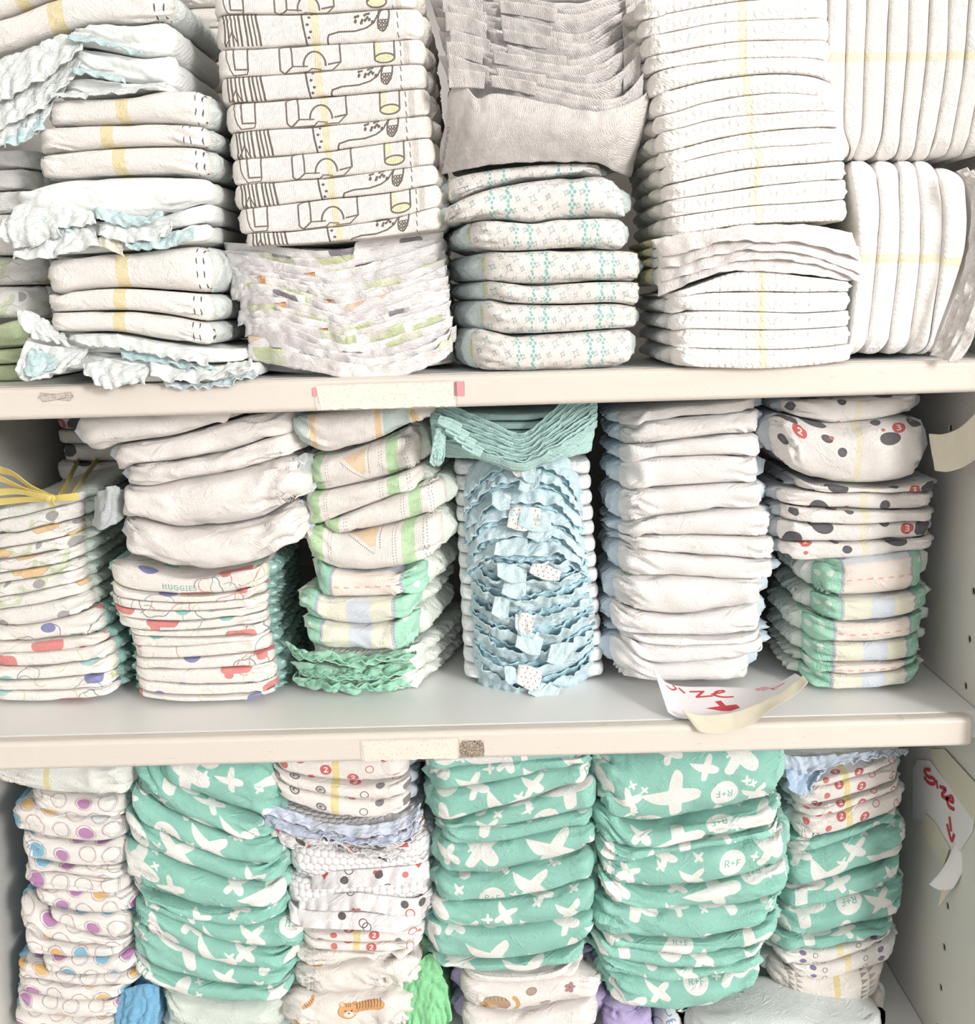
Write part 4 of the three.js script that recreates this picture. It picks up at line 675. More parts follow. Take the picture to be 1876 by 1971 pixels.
// top shelf: open grey diapers and the teal printed stack
{
  const g5 = (a) => px(800, 0, 3.908, a), m = cloth('#ffffff', { map: PRINT.greyFibre, bump: 'weave' });
  const edges = [[90, -70, 300, -60, 620, -40, 900, 0, 1200, 30, 1450, -40, 1640, -80], [110, 0, 300, 0, 620, 20, 900, 60, 1180, 110, 1450, 40, 1645, -20], [140, 65, 320, 75, 700, 150, 1050, 235, 1260, 250, 1500, 120, 1650, 40], [150, 130, 370, 145, 620, 225, 1020, 300, 1280, 325, 1520, 200, 1668, 110], [175, 230, 350, 270, 550, 320, 950, 430, 1240, 440, 1500, 330, 1690, 215], [205, 350, 330, 340, 540, 390, 960, 470, 1300, 500, 1540, 400, 1702, 310], [185, 410, 420, 490, 700, 540, 1000, 590, 1350, 630, 1560, 530, 1725, 415], [230, 560, 440, 560, 700, 600, 1100, 690, 1420, 750, 1600, 700, 1745, 590], [262, 690, 360, 640, 470, 740, 640, 705, 1200, 820, 1400, 835, 1640, 760, 1775, 660]];
  const codeM = cloth('#ffffff', { bump: 'weave', map: canvasTexture(1024, 640, (g, W, H) => {
    fill(g, W, H, '#dad6d4'); const r = rng(2);
    for (let i = 0; i < 5200; i++) { const x = r() * W, y = r() * H, l = 10 + r() * 34; line(g, [x, y, x + (r() - 0.5) * 4, y + l], r() < 0.5 ? 'rgba(196,190,188,.4)' : 'rgba(240,236,234,.4)', 1.4); }
    for (let i = 0; i < 7; i++) line(g, [0, 330 + i * 40, W * 0.5, 352 + i * 36, W, 330 + i * 40], 'rgba(190,184,182,.6)', 2);
    ring(g, 150, 560, 60, 52, 'rgba(170,190,190,.7)', 3);
    g.save(); g.translate(52, 610); g.rotate(-Math.PI / 2 + 0.04); g.fillStyle = '#62616e'; g.font = 'bold 30px monospace'; g.fillText('108 181010752618L7', 0, 0); g.restore();
  }) });
  edges.forEach((e, k) => {
    const n = edges.length, last = k === n - 1, top = g5(e), z = 0.0 - (n - 1 - k) * 0.0046, y0 = -34 + k * 38.5;
    const c = last ? g5([165, 1320, 300, 1290, 500, 1250, 760, 1222, 1050, 1215, 1350, 1225, 1500, 1290, 1615, 1330]) : shift(top, 0, 78).map((v, i) => (i % 2 ? v : mix(v, 1040, 0.12)));
    const t2 = shift(top, 6, 10 + (k % 3) * 3).map((v, i) => (i % 2 ? v : mix(v, 1050, 0.1)));
    const sheets = [['flap', { top, bot: c, zt: z + 0.005, zb: z - (last ? 0.006 : 0.002), wrap: last ? 0.03 : 0.02, wrapTop: 0.014, bulge: last ? 0.006 : 0.001, cr: 0.0007, cf: 45, ruf: 0.001, rf: 70, free: 'top', seed: 110 + k, nu: 64, nv: last ? 30 : 14, tw: 0.05, thh: 0.05, uo: k * 0.3, fit: last }, last ? codeM : m]];
    if (!last) sheets.push(['flap', { top: t2, bot: shift(t2, 0, 40), zt: z + 0.0075, zb: z + 0.002, wrap: 0.022, wrapTop: 0.018, cr: 0.0006, cf: 60, ruf: 0.0012, rf: 90, free: 'top', seed: 130 + k, nu: 56, nv: 8, tw: 0.05, thh: 0.05, uo: k * 0.7 }, m]);
    if (!last) {
      const at = (x) => seam(top)(x), r = rng(900 + k), ear = (x0, x1, d0, d1, h, zz, i) => sheets.push(['side_ear', { top: [x0, at(x0) - d0, (x0 + x1) / 2, at((x0 + x1) / 2) - (d0 + d1) / 2, x1, at(x1) - d1], bot: [x0 + 2, at(x0) + h, (x0 + x1) / 2, at((x0 + x1) / 2) + h, x1 - 2, at(x1) + h], zt: zz + 0.003, zb: zz, wrap: 0, cr: 0.0005, cf: 60, ruf: 0.0008, rf: 80, free: 'top', seed: 910 + k * 3 + i, nu: 18, nv: 10, tw: 0.05, thh: 0.05, uo: r() }, m]);
      const l0 = 848 + r() * 14 + k; ear(l0, l0 + 50 + r() * 40, 5 + r() * 7, 3 + r() * 5, 26, z + 0.0052, 0);
      const c0 = 940 + r() * 40; ear(c0, c0 + 80 + r() * 60, 2 + r() * 5, 4 + r() * 4, 20, z + 0.0064, 1);
      const r0 = 1196 + r() * 8; ear(r0, r0 + 36, 2, 10 + r() * 10, 40, z - 0.003, 2);
    }
    flapDiaper('open_diaper', 'grey open diaper with upturned flap, ' + (last ? 'lowest and largest, with small printed code' : fromBottom(n - 1 - k) + ' of the grey fan'), 'open grey diapers in a fan', { x: [858, 1232], t: [858, y0, 1232, y0 - 8], b: [858, y0 + 38, 1232, y0 + 30], z: -0.05, seed: 150 + k, depth: 0.09, gl: 1, gr: 1, corner: 0.02 }, padW, sheets);
  });
  const T = (a) => px(820, 300, 4.078, a), tm = cloth('#ffffff', { map: PRINT.tealChains });
  stack({ z: -0.002, seed: 20, m: tm, cuff: cloth('#d6e5e5'), cuffLabel: 'bluish frilled elastic', group: 'diapers with teal flower chains', pad: { th: 0.06, gl: 1.2, gr: 0.8, gA: 0.002, gLen: 0.014, cuffR: 0.008, cuffA: 0.003, corner: 0.014, bow: 0.003, crease: 0.0008, lump: 0.0009, depth: 0.1, vo: 0.1 }, vj: 0.5, label: (k) => 'white diaper with teal flower chains, ' + fromBottom(k) + ' of seven under grey fan' }, [
    { x: [862, 1166], t: T([150, 180, 210, 150, 700, 75, 1340, 50, 1420, 110]), b: T([130, 420, 210, 350, 500, 240, 900, 170, 1400, 150]), z: -0.012, shear: -0.05 },
    { x: [852, 1208], t: T([120, 460, 200, 370, 500, 245, 900, 172, 1400, 140, 1560, 250]), b: T([110, 520, 360, 500, 600, 490, 850, 520, 1100, 480, 1540, 470]), lump: 0.0018, crease: 0.0016 },
    { x: [912, 1216], shear: -0.2, t: T([330, 500, 600, 495, 850, 522, 1100, 485, 1600, 475]) },
    { x: [944, 1250], shear: -0.3, t: T([400, 700, 540, 735, 700, 745, 1200, 725, 1720, 740]) },
    { x: [948, 1248], shear: -0.3, t: T([500, 960, 700, 997, 1000, 1005, 1350, 985, 1720, 980]) },
    { x: [942, 1247], shear: -0.3, t: T([500, 1110, 700, 1155, 1100, 1165, 1500, 1155, 1720, 1180]) },
    { x: [914, 1231], shear: -0.18, t: T([440, 1350, 700, 1405, 1050, 1395, 1450, 1365, 1700, 1350]) }], T([300, 1660, 400, 1690, 700, 1700, 1000, 1696, 1550, 1660, 1680, 1600]));
}

// top shelf: tall plain stack, drooping white flaps, five more folds, and the row standing on edge
{
  const W = (a) => px(1200, 0, 4.078, a), Q = (a) => px(1200, 400, 3.752, a), nm = cloth('#ffffff', { map: PRINT.narrowYellow, bump: 'crimp' }), fm = cloth('#ffffff', { map: PRINT.faintYellow, bump: 'crimp' });
  const pad = { corner: 0.011, gl: 0.9, gr: 0.4, gA: 0.0015, gLen: 0.012, th: 0.06, bow: 0.002, sq: 0.46, k: 0.45, gap: 0.00012, lump: 0.0003, crease: 0.0002, depth: 0.12, cuffR: 0.007 };
  stack({ z: 0.004, seed: 24, m: nm, cuff: cloth('#eceae2'), group: 'plain cream diapers in the tall stack', pad, label: (k) => 'plain cream diaper with pale yellow line, ' + fromBottom(k) + ' of tall stack' }, [
    { x: [1226, 1602], t: [1226, -2, 1420, -36, 1600, -48], sx: 1428 },
    { x: [1232, 1606], t: W([100, 140, 300, 122, 350, 98, 900, 5, 1640, -50]), sx: 1429 },
    { x: [1238, 1607], t: W([140, 280, 350, 250, 700, 180, 950, 160, 1600, 130]), sx: 1429 },
    { x: [1244, 1609], t: W([170, 435, 300, 415, 700, 350, 950, 320, 1600, 305]), sx: 1429 },
    { x: [1250, 1613], t: W([190, 570, 350, 530, 700, 480, 1000, 455, 1400, 450, 1640, 465]), sx: 1428 },
    { x: [1256, 1620], t: W([230, 750, 400, 690, 650, 630, 930, 590, 1200, 570, 1500, 590, 1690, 650]), sx: 1438 },
    { x: [1262, 1624], t: W([190, 905, 380, 880, 650, 800, 950, 745, 1300, 725, 1680, 760]), sx: 1443 },
    { x: [1266, 1628], t: W([170, 1060, 380, 1020, 700, 935, 1000, 900, 1400, 870, 1720, 860]), sx: 1445 },
    { x: [1270, 1631], t: W([110, 1190, 350, 1180, 700, 1095, 1000, 1040, 1400, 1000, 1740, 985]), sx: 1445 },
    { x: [1276, 1638], t: W([250, 1330, 350, 1300, 700, 1210, 1000, 1165, 1400, 1135, 1750, 1105]), sx: 1460 },
    { x: [1280, 1639], t: W([350, 1445, 600, 1390, 1000, 1320, 1400, 1285, 1780, 1250]), sx: 1458 },
    { x: [1281, 1641], t: W([350, 1565, 700, 1515, 1000, 1470, 1400, 1425, 1780, 1395]), sx: 1452 },
    { x: [1283, 1642], t: W([370, 1700, 700, 1655, 1000, 1615, 1400, 1590, 1790, 1555]), sx: 1463 }], [1290, 453, 1333, 448, 1413, 435, 1467, 430, 1640, 424]);
  const flM = cloth('#f4f0ee'), ink = cloth('#ece6c0');
  const droop = [[1252, 462, 1300, 452, 1380, 440, 1460, 432, 1560, 434, 1640, 448], [1262, 478, 1320, 462, 1390, 450, 1455, 444, 1560, 450, 1652, 474], [1268, 496, 1320, 482, 1390, 466, 1455, 460, 1560, 470, 1656, 500], [1264, 516, 1320, 504, 1390, 486, 1455, 480, 1560, 490, 1656, 520]];
  const hang = [[1276, 494, 1320, 486, 1390, 466, 1455, 462, 1560, 470, 1658, 500], [1271, 516, 1320, 508, 1390, 486, 1455, 480, 1560, 490, 1660, 528], [1264, 544, 1320, 530, 1390, 508, 1455, 498, 1560, 506, 1658, 542], [1266, 571, 1320, 548, 1390, 524, 1452, 519, 1560, 530, 1640, 541]];
  droop.forEach((t, k) => flapDiaper('open_diaper', 'white open diaper with drooping flap, ' + fromBottom(3 - k) + ' of four between plain stacks', 'white open diapers with drooping flaps',
    { ...pad, x: [1262, 1650], t: shift(t, 0, 0), b: k < 3 ? shift(droop[k + 1], 0, 0) : [1290, 548, 1400, 526, 1450, 520, 1560, 530, 1642, 540], z: -0.008, seed: 170 + k, depth: 0.1 }, k ? COOL : cloth('#efe9cf'),
    [['flap', { top: t, bot: hang[k], zt: 0.003, zb: 0.012 - k * 0.001, wrap: 0.01, wrapTop: 0.006, cr: 0.0007, cf: 50, ruf: 0.0016, rf: 80, free: 'bot', seed: 175 + k, nu: 60, nv: 12 }, flM]], ink));
  stack({ z: 0.006, seed: 26, m: fm, cuff: cloth('#e9ebe8'), group: 'plain white diapers below the drooping flaps', pad: { ...pad, gl: 1.2, cuffR: 0.009 }, label: (k) => 'plain white diaper with faint yellow line, ' + fromBottom(k) + ' of five beneath flaps' }, [
    { x: [1290, 1646], t: [1300, 566, 1400, 527, 1452, 521, 1560, 532, 1642, 542], sx: 1466 },
    { x: [1288, 1646], t: Q([340, 660, 450, 630, 800, 605, 1200, 610, 1660, 605]), sx: 1466 },
    { x: [1292, 1645], t: Q([340, 770, 500, 745, 900, 750, 1300, 760, 1660, 740]), sx: 1465 },
    { x: [1296, 1646], t: Q([380, 890, 500, 875, 900, 880, 1200, 880, 1660, 855]), sx: 1463 },
    { x: [1296, 1648], t: Q([400, 1010, 700, 1020, 1100, 1025, 1400, 1010, 1660, 985]), sx: 1467 }], Q([380, 1145, 700, 1158, 1000, 1162, 1400, 1136, 1660, 1098]));
  const stand = { vert: true, corner: 0.012, gl: 0.5, gr: 0.8, gA: 0.0012, gLen: 0.01, th: 0.06, bow: 0.001, sq: 0.55, k: 0.7, gap: 0.00012, lump: 0.0003, crease: 0.0003, depth: 0.12 };
  const S = (a) => px(1580, 0, 4.929, a), sw = (a) => { const o = []; for (let i = 0; i < a.length; i += 2) o.push(a[i + 1], a[i]); return o; };
  const up = [[0, 1596, 142, 1592, 284, 1598], sw(S([258, 0, 240, 700, 232, 1200, 300, 1400])), sw(S([450, 0, 420, 600, 400, 1200, 350, 1400])), sw(S([660, 0, 630, 600, 600, 1200, 560, 1430])), sw(S([850, 0, 830, 500, 770, 1200, 760, 1420])), sw(S([1050, 0, 1010, 600, 920, 1300, 915, 1420])), sw(S([1230, 0, 1200, 600, 1110, 1200, 1080, 1390])), sw(S([1420, 0, 1370, 600, 1260, 1300, 1250, 1380])), [0, 1900, 142, 1890, 275, 1864], [0, 1908, 142, 1906, 275, 1896]];
  const um = cloth('#ffffff', { map: PRINT.narrowYellow, bump: 'fibre' });
  for (let i = 0; i < up.length - 1; i++) {
    const t = thing('standing_diaper', 'cream diaper standing on edge in the upper row, ' + ORD[up.length - 2 - i].replace('lowest', 'first') + ' from cupboard side', 'diaper', 'cream diapers standing in the upper row');
    part('body', padGeometry({ ...stand, x: [305 - (i > 5 ? 6 : 0), -90], t: up[i], b: up[i + 1], z: -0.012, seed: 190 + i, uo: 0.5 - (305 - 105) / 395 }), um, t); settle(t);
  }
  const D = (a) => sw(px(1600, 280, 4.478, a)), lo = [[300, 1634, 400, 1648, 500, 1650, 680, 1634], D([380, 90, 430, 500, 400, 950, 330, 1600, 290, 1790]), D([590, 100, 605, 600, 590, 1000, 520, 1600, 490, 1790]), D([740, 110, 785, 600, 770, 1000, 690, 1650, 660, 1790]), D([900, 120, 970, 500, 950, 1000, 870, 1600, 830, 1790]), [318, 1842, 358, 1862, 470, 1861, 559, 1834, 637, 1806, 682, 1790]];
  const lm = cloth('#ffffff', { map: PRINT.faintYellow, bump: 'crimp', bs: 0.6 });
  for (let i = 0; i < 5; i++) {
    const t = thing('standing_diaper', 'cream diaper standing on edge on the shelf, ' + ORD[i].replace('lowest', 'first') + ' beside the tall stack', 'diaper', 'cream diapers standing on the shelf');
    part('body', padGeometry({ ...stand, cap: 1.3, x: [684, 304 + (i === 4 ? 14 : 0)], t: lo[i], b: lo[i + 1], z: -0.012, seed: 210 + i, uo: 0.5 - (684 - 494) / 380, gl: 0.8 }), lm, t); settle(t);
  }
  const fl = cloth('#f6f2f0');
  for (let k = 0; k < 1; k++) {
    const o = k * 27, t = thing('open_diaper', 'white open diaper leaning beside the standing ones,' + [''][k] + ' towards cupboard side', 'diaper', 'white open diapers leaning on edge');
    part('body', padGeometry({ ...stand, x: [680 - k * 4, 322 - k * 8], t: [322, 1852 + o, 400, 1870 + o, 500, 1862 + o, 600, 1822 + o, 682, 1796 + o], b: [322, 1878 + o, 400, 1896 + o, 500, 1888 + o, 600, 1848 + o, 682, 1822 + o], z: -0.02, seed: 220 + k, depth: 0.1 }), WHITE, t);
    for (const j of [0, 1, 2, 3]) part('flap', sheetGeometry({ top: shift([1840, 330, 1868, 370, 1864, 470, 1842, 560, 1812, 640, 1790, 684], o + j * 12, j * 4), bot: shift([1862, 322, 1886, 380, 1880, 480, 1858, 570, 1832, 650, 1806, 686], o + j * 12, j * 4), zt: 0.001 + j * 0.003, zb: 0.004 + j * 0.003, wrap: 0.002, cr: 0.0011, cf: 60, ruf: 0.0018, rf: 110, free: 'top', nu: 50, nv: 10, seed: 225 + k * 3 + j }), fl, t);
    settle(t);
  }
}

// ---------------------------------------------------------------- middle shelf
// left end: tall thin stack tied with a yellow ribbon
{
  const sideM = cloth('#cfe0d6'), dotM = cloth('#ffffff', { map: PRINT.tealDotSide }), mead = cloth('#ffffff', { map: PRINT.meadow }), outM = cloth('#ffffff', { map: PRINT.outA });
  const pad = { corner: 0.012, gr: 1.3, gl: 0.5, gA: 0.0018, gLen: 0.018, tw: 0.13, th: 0.052, sq: 0.7, cuffR: 0.008, cuffA: 0.003, lump: 0.0005, crease: 0.0005, depth: 0.11 };
  stack({ z: -0.062, seed: 30, m: mead, free: true, cuff: sideM, group: 'leafy orange printed diapers under the ribbon', pad, label: (k) => 'diaper with orange and pale green print, ' + fromBottom(k) + ' of ribbon-tied pile' }, [
    { x: [-28, 150], t: [-28, 992, 0, 980, 40, 971, 86, 960, 148, 948], m: cloth('#f1f2ee'), depth: 0.15 },
    { x: [-28, 146], t: [-28, 1014, 0, 1002, 40, 994, 86, 982, 148, 968] },
    { x: [-28, 146], t: [-28, 1038, 0, 1030, 34, 1027, 78, 1015, 146, 1002] },
    { x: [-28, 148], t: [-28, 1066, 0, 1058, 52, 1049, 103, 1039, 146, 1028] },
    { x: [-28, 148], t: [-28, 1088, 0, 1080, 59, 1071, 100, 1063, 146, 1050] },
    { x: [-28, 150], t: [-28, 1112, 0, 1106, 52, 1097, 93, 1090, 148, 1077] },
    { x: [-28, 152], t: [-28, 1132, 0, 1124, 55, 1115, 110, 1106, 150, 1098] },
    { x: [-28, 160], t: [-28, 1158, 0, 1151, 55, 1142, 113, 1128, 160, 1120] },
    { x: [-28, 168], t: [-28, 1184, 0, 1176, 73, 1164, 135, 1150, 165, 1143] }], [-28, 1210, 0, 1208, 58, 1205, 117, 1192, 170, 1174]);
  stack({ z: -0.058, seed: 32, m: outM, free: true, cuff: dotM, cuffLabel: 'teal frilled side with white dots', group: 'outline printed diapers at the shelf end', pad: { ...pad, th: 0.062, tw: 0.15 }, label: (k) => 'white outline printed diaper with teal dotted side, ' + fromBottom(k) + ' of end pile' }, [
    { x: [-28, 186], t: [-28, 1212, 0, 1210, 58, 1207, 117, 1194, 175, 1178] },
    { x: [-28, 196], t: [-28, 1241, 0, 1239, 55, 1237, 117, 1231, 190, 1224] },
    { x: [-28, 206], t: [-28, 1263, 0, 1260, 73, 1256, 146, 1250, 206, 1240] },
    { x: [-28, 212], t: [-28, 1290, 0, 1288, 90, 1285, 183, 1273, 212, 1268] },
    { x: [-28, 214], t: [-28, 1317, 0, 1314, 77, 1310, 212, 1299] },
    { x: [-28, 216], t: [-28, 1335, 0, 1332, 117, 1330, 216, 1320] }], [-28, 1354, 0, 1353, 73, 1352, 183, 1344, 216, 1337]);
  const rb = thing('gift_ribbon', 'yellow curling ribbon tied in a bow around the printed pile', 'ribbon');
  const RY = onZ(97, 955, -0.062).y + 0.001;
  const strands = [[[0, 904, -0.05], [25, 912, -0.046], [60, 938, -0.045], [96, 958, -0.044]], [[-14, 916, -0.047], [10, 925, -0.044], [50, 944, -0.043], [96, 959, -0.043]], [[-14, 948, -0.046], [30, 946, -0.043], [70, 953, -0.042], [98, 960, -0.042]], [[-14, 967, -0.05], [40, 962, -0.047], [96, 960, -0.045], [152, 955, -0.049]], [onY(152, 884, RY), onY(141, 905, RY), onY(128, 932, RY), onY(114, 956, RY)], [onY(190, 882, RY), onY(176, 900, RY), onY(158, 925, RY), onY(138, 956, RY)], [[96, 958, -0.042], [99, 966, -0.041], [102, 975, -0.042]]];
  for (const s of strands) part('strand', ribbonGeometry(s, 0.0048, 0.7), MAT.ribbon, rb);
  const kn = new THREE.SphereGeometry(0.0032, 14, 10).scale(1.2, 0.9, 0.8); const kp = onZ(97, 959, -0.043); part('knot', kn.translate(kp.x, kp.y, kp.z), MAT.ribbon, rb); settle(rb);
  stack({ z: -0.2, seed: 33, m: cloth('#ffffff', { map: PRINT.inkC }), free: true, cuff: CUFFG, group: 'dark spotted diapers in the back row', pad: { tw: 0.12, th: 0.06, depth: 0.1 }, label: (k) => 'dark spotted diaper in the back row behind white roll, ' + fromBottom(k) },
    [782, 830, 858, 892, 930, 968, 1006, 1044, 1080].map((y, i) => ({ x: [i === 2 ? 108 : 97, 320], t: [97, y, 320, y - 4] })), [97, 1116, 320, 1112]);
}
// puffy plain folds on an outline printed stack
{
  const U = (a) => px(100, 780, 3.608, a), q = (a) => px(180, 1060, 4.467, a), fluff = cloth('#f6f2ef');
  const pad = { corner: 0.02, gl: 0.8, gr: 1.5, gA: 0.0026, gLen: 0.032, gF: 110, sq: 0.95, k: 1.15, lump: 0.0014, crease: 0.0016, cuffR: 0.007, cuffA: 0.003, depth: 0.11, bow: 0.006 };
  const net = cloth('#e8eef1', { through: 0.4 });
  stack({ z: -0.03, seed: 36, m: fluff, cuff: CUFFB, cuffLabel: 'bluish gathered elastic', group: 'puffy plain white diapers', pad, label: (k) => 'puffy plain white diaper, ' + fromBottom(k) + ' of five above outline prints' }, [
    { x: [122, 470], t: [122, 812, 200, 800, 330, 788, 480, 776], b: [125, 850, 142, 872, 169, 875, 211, 860, 325, 842, 400, 820, 470, 800], gl: 0.2, cap: 0.8, z: -0.026 },
    { x: [196, 560], t: [197, 872, 220, 862, 325, 845, 400, 824, 470, 804, 560, 790], b: U([400, 490, 530, 432, 800, 400, 1200, 330, 1550, 212, 1640, 180]) },
    { x: [222, 574], t: U([430, 500, 530, 434, 800, 402, 1200, 332, 1550, 216, 1640, 190]), b: U([460, 590, 600, 585, 700, 572, 900, 522, 1300, 455, 1640, 352]) },
    { x: [214, 586], t: U([420, 640, 490, 600, 700, 576, 900, 524, 1300, 458, 1640, 380, 1740, 420]), b: [216, 999, 266, 1007, 322, 1024, 377, 1024, 488, 1007, 538, 980, 585, 962], lump: 0.002, extra: [['waist_gauze', { top: [186, 950, 205, 938, 225, 935, 240, 945], bot: [178, 1012, 192, 1020, 212, 1012, 232, 1004], zt: -0.045, zb: -0.04, cr: 0.0015, cf: 70, ruf: 0.003, seed: 5, nu: 20, nv: 20 }, net], ['waist_gauze', { top: [548, 906, 562, 886, 586, 872, 604, 874], bot: [540, 940, 556, 948, 578, 944, 596, 930], zt: -0.046, zb: -0.04, cr: 0.0015, cf: 70, ruf: 0.003, seed: 6, nu: 20, nv: 20 }, net]] },
    { x: [216, 578], t: [220, 1010, 266, 1010, 322, 1027, 377, 1027, 488, 1010, 538, 984, 576, 975], b: U([430, 960, 500, 1060, 640, 1120, 900, 1178, 1100, 1172, 1400, 1112, 1680, 970]), lump: 0.002 }], []);
  stack({ z: -0.05, seed: 38, m: (i) => cloth('#ffffff', { map: i % 2 ? PRINT.outA : PRINT.outB }), vj: 1.6, uj: 1.4, cuff: cloth('#ffffff', { map: PRINT.tealDotSide }), cuffLabel: 'teal frilled side with white dots', group: 'outline printed diapers under the puffy folds', pad: { corner: 0.012, gl: 0.4, gr: 1.3, gA: 0.0017, gLen: 0.016, th: 0.062, us: 0.68, sq: 0.66, k: 0.8, cuffR: 0.009, cuffA: 0.003, lump: 0.0004, crease: 0.0004, depth: 0.12 }, label: (k) => 'white outline printed diaper with red and blue patches, ' + fromBottom(k) + ' of stack' }, [
    { x: [198, 508], t: [198, 1092, 240, 1090, 277, 1100, 349, 1114, 405, 1111, 488, 1095, 508, 1085] },
    { x: [204, 505], t: q([100, 270, 250, 350, 500, 380, 900, 390, 1160, 370, 1460, 300]) },
    { x: [202, 508], t: q([110, 390, 300, 430, 700, 450, 1100, 440, 1460, 405]) },
    { x: [207, 506], t: q([100, 480, 300, 510, 700, 525, 1150, 510, 1460, 470]) },
    { x: [215, 508], t: q([130, 560, 400, 605, 800, 610, 1460, 550]) },
    { x: [236, 510], t: q([170, 660, 400, 695, 800, 690, 1460, 640]) },
    { x: [241, 510], t: q([270, 740, 500, 750, 1000, 750, 1460, 725]) },
    { x: [246, 514], t: q([280, 830, 700, 830, 1050, 800, 1490, 760]) },
    { x: [249, 520], t: q([310, 950, 700, 940, 1300, 900, 1520, 880]) },
    { x: [248, 524], t: q([320, 1035, 700, 1030, 1200, 1010, 1540, 995]) },
    { x: [252, 526], t: q([310, 1130, 700, 1155, 1000, 1160, 1360, 1150, 1560, 1125]) },
    { x: [256, 524], t: q([330, 1240, 700, 1255, 1300, 1245, 1560, 1210]) }], q([360, 1268, 700, 1296, 1100, 1300, 1500, 1270]));
}
// green banded folds
{
  const U = (a) => px(530, 780, 5.07, a), L = (a) => px(530, 1060, 5.07, a);
  const pad = { corner: 0.016, gl: 0.8, gr: 1.6, gA: 0.0026, gLen: 0.022, gF: 110, th: 0.06, sq: 0.9, k: 1.0, lump: 0.0012, crease: 0.0012, cuffR: 0.009, cuffA: 0.0035, depth: 0.11 };
  stack({ z: -0.03, seed: 40, m: cloth('#ffffff', { map: PRINT.orangeBand, bump: 'weave' }), cuff: CUFFB, group: 'orange banded diaper', pad, label: () => 'tilted diaper with orange bands wedged under the upper shelf' }, [{ x: [554, 838], t: [554, 806, 640, 795, 740, 780, 838, 762], b: U([140, 270, 220, 370, 340, 445, 450, 482, 650, 452, 1000, 335, 1480, 95]) }], []);
  const g = [PRINT.green1, PRINT.green0, PRINT.green0, PRINT.green2].map((p) => cloth('#ffffff', { map: p, bump: 'weave' }));
  stack({ z: -0.046, seed: 42, m: (i) => g[i], cuff: cloth('#dfe9df'), group: 'white diapers with light green bands', pad: { ...pad, gr: 1.2, gLen: 0.016, shear: 0.14 }, label: (k) => 'white diaper with two light green bands, ' + fromBottom(k) + ' of four' }, [
    { x: [580, 800], t: [580, 880, 622, 880, 658, 872, 727, 848, 796, 816], b: U([270, 820, 330, 870, 550, 832, 900, 752, 1130, 692, 1380, 590]), vo: 0.1 },
    { x: [575, 806], t: U([270, 850, 330, 874, 550, 834, 900, 755, 1130, 695, 1400, 600]), b: U([230, 1190, 320, 1210, 500, 1140, 900, 980, 1130, 892, 1400, 790]) },
    { x: [612, 848], t: U([430, 1180, 500, 1144, 900, 984, 1130, 896, 1400, 780, 1610, 700]), b: U([430, 1180, 620, 1270, 900, 1222, 1300, 1130, 1610, 1025]) },
    { x: [572, 842], t: U([230, 1240, 430, 1200, 620, 1274, 900, 1226, 1300, 1134, 1580, 1050]), b: U([240, 1330, 330, 1500, 500, 1615, 700, 1652, 1000, 1645, 1300, 1592, 1560, 1430]), vo: -0.06 }], []);
  const gg = [cloth('#ffffff', { map: PRINT.ging1 }), cloth('#ffffff', { map: PRINT.ging0 }), cloth('#ffffff', { map: PRINT.ging0 })];
  stack({ z: -0.046, seed: 44, m: (i) => gg[i], cuff: cloth('#e6eee6'), group: 'mint checked diapers under the green bands', pad: { ...pad, th: 0.045, shear: 0.22 }, label: (k) => 'mint diaper with checked centre and zigzag stitching, ' + fromBottom(k) + ' of three' }, [
    { x: [590, 808], t: L([330, 60, 500, 195, 700, 237, 1000, 228, 1300, 175, 1420, 100]), b: L([330, 410, 450, 480, 700, 482, 1000, 472, 1250, 458, 1420, 415]) },
    { x: [560, 796], t: L([160, 430, 330, 420, 450, 484, 700, 486, 1000, 476, 1250, 462, 1380, 440]), b: L([160, 610, 350, 692, 600, 728, 900, 745, 1150, 692, 1360, 570]) },
    { x: [572, 792], t: L([220, 680, 350, 698, 600, 732, 900, 749, 1150, 698, 1340, 620]), b: L([230, 890, 430, 980, 700, 1000, 1000, 1000, 1330, 925]) }], []);
  const gm = cloth('#b4e4cd'), gd = cloth('#a4dcc1');
  const eds = [[[100, 880, 300, 960, 700, 1000, 1000, 1000, 1330, 960], [110, 1000, 300, 1060, 700, 1110, 1000, 1090, 1350, 1020]], [[170, 1080, 400, 1100, 700, 1130, 1000, 1110, 1340, 1060], [200, 1200, 420, 1240, 700, 1260, 1050, 1250, 1340, 1160]], [[180, 1200, 420, 1270, 700, 1290, 1000, 1270, 1340, 1200], [190, 1290, 420, 1360, 760, 1396, 1060, 1392, 1330, 1330]]];
  eds.forEach(([t, b], k) => {
    const T = L(t), B = L(b), y = 1254 + k * 27;
    flapDiaper('open_diaper', 'mint green open diaper with ruffled edge, ' + fromBottom(2 - k) + ' of three at stack foot', 'mint green open diapers', { ...pad, x: [585, 800], t: [585, y - 6, 690, y + 2, 800, y - 8], b: [585, y + 20, 690, y + 28, 800, y + 20], z: -0.064, seed: 240 + k, bow: 0.002, shear: 0.3 }, cloth('#eaf1ea', { bump: 'crimp' }), [
      ['flap', { top: T, bot: B, zt: -0.054, zb: -0.046 - (k === 2 ? 0.014 : 0), wrap: 0.014, cr: 0.0026, cf: 46, ruf: 0.0026, rf: 70, free: k === 2 ? 'top' : 'bot', seed: 250 + k, nu: 60, nv: 16 }, gm],
      ['flap', { top: shift(T, 4, 10), bot: shift(B, 6, -6), zt: -0.05, zb: -0.042 - (k === 2 ? 0.012 : 0), wrap: 0.018, cr: 0.0024, cf: 60, ruf: 0.003, rf: 100, free: 'top', seed: 260 + k, nu: 60, nv: 12 }, gd]], cloth('#eef3ec'));
  });
}
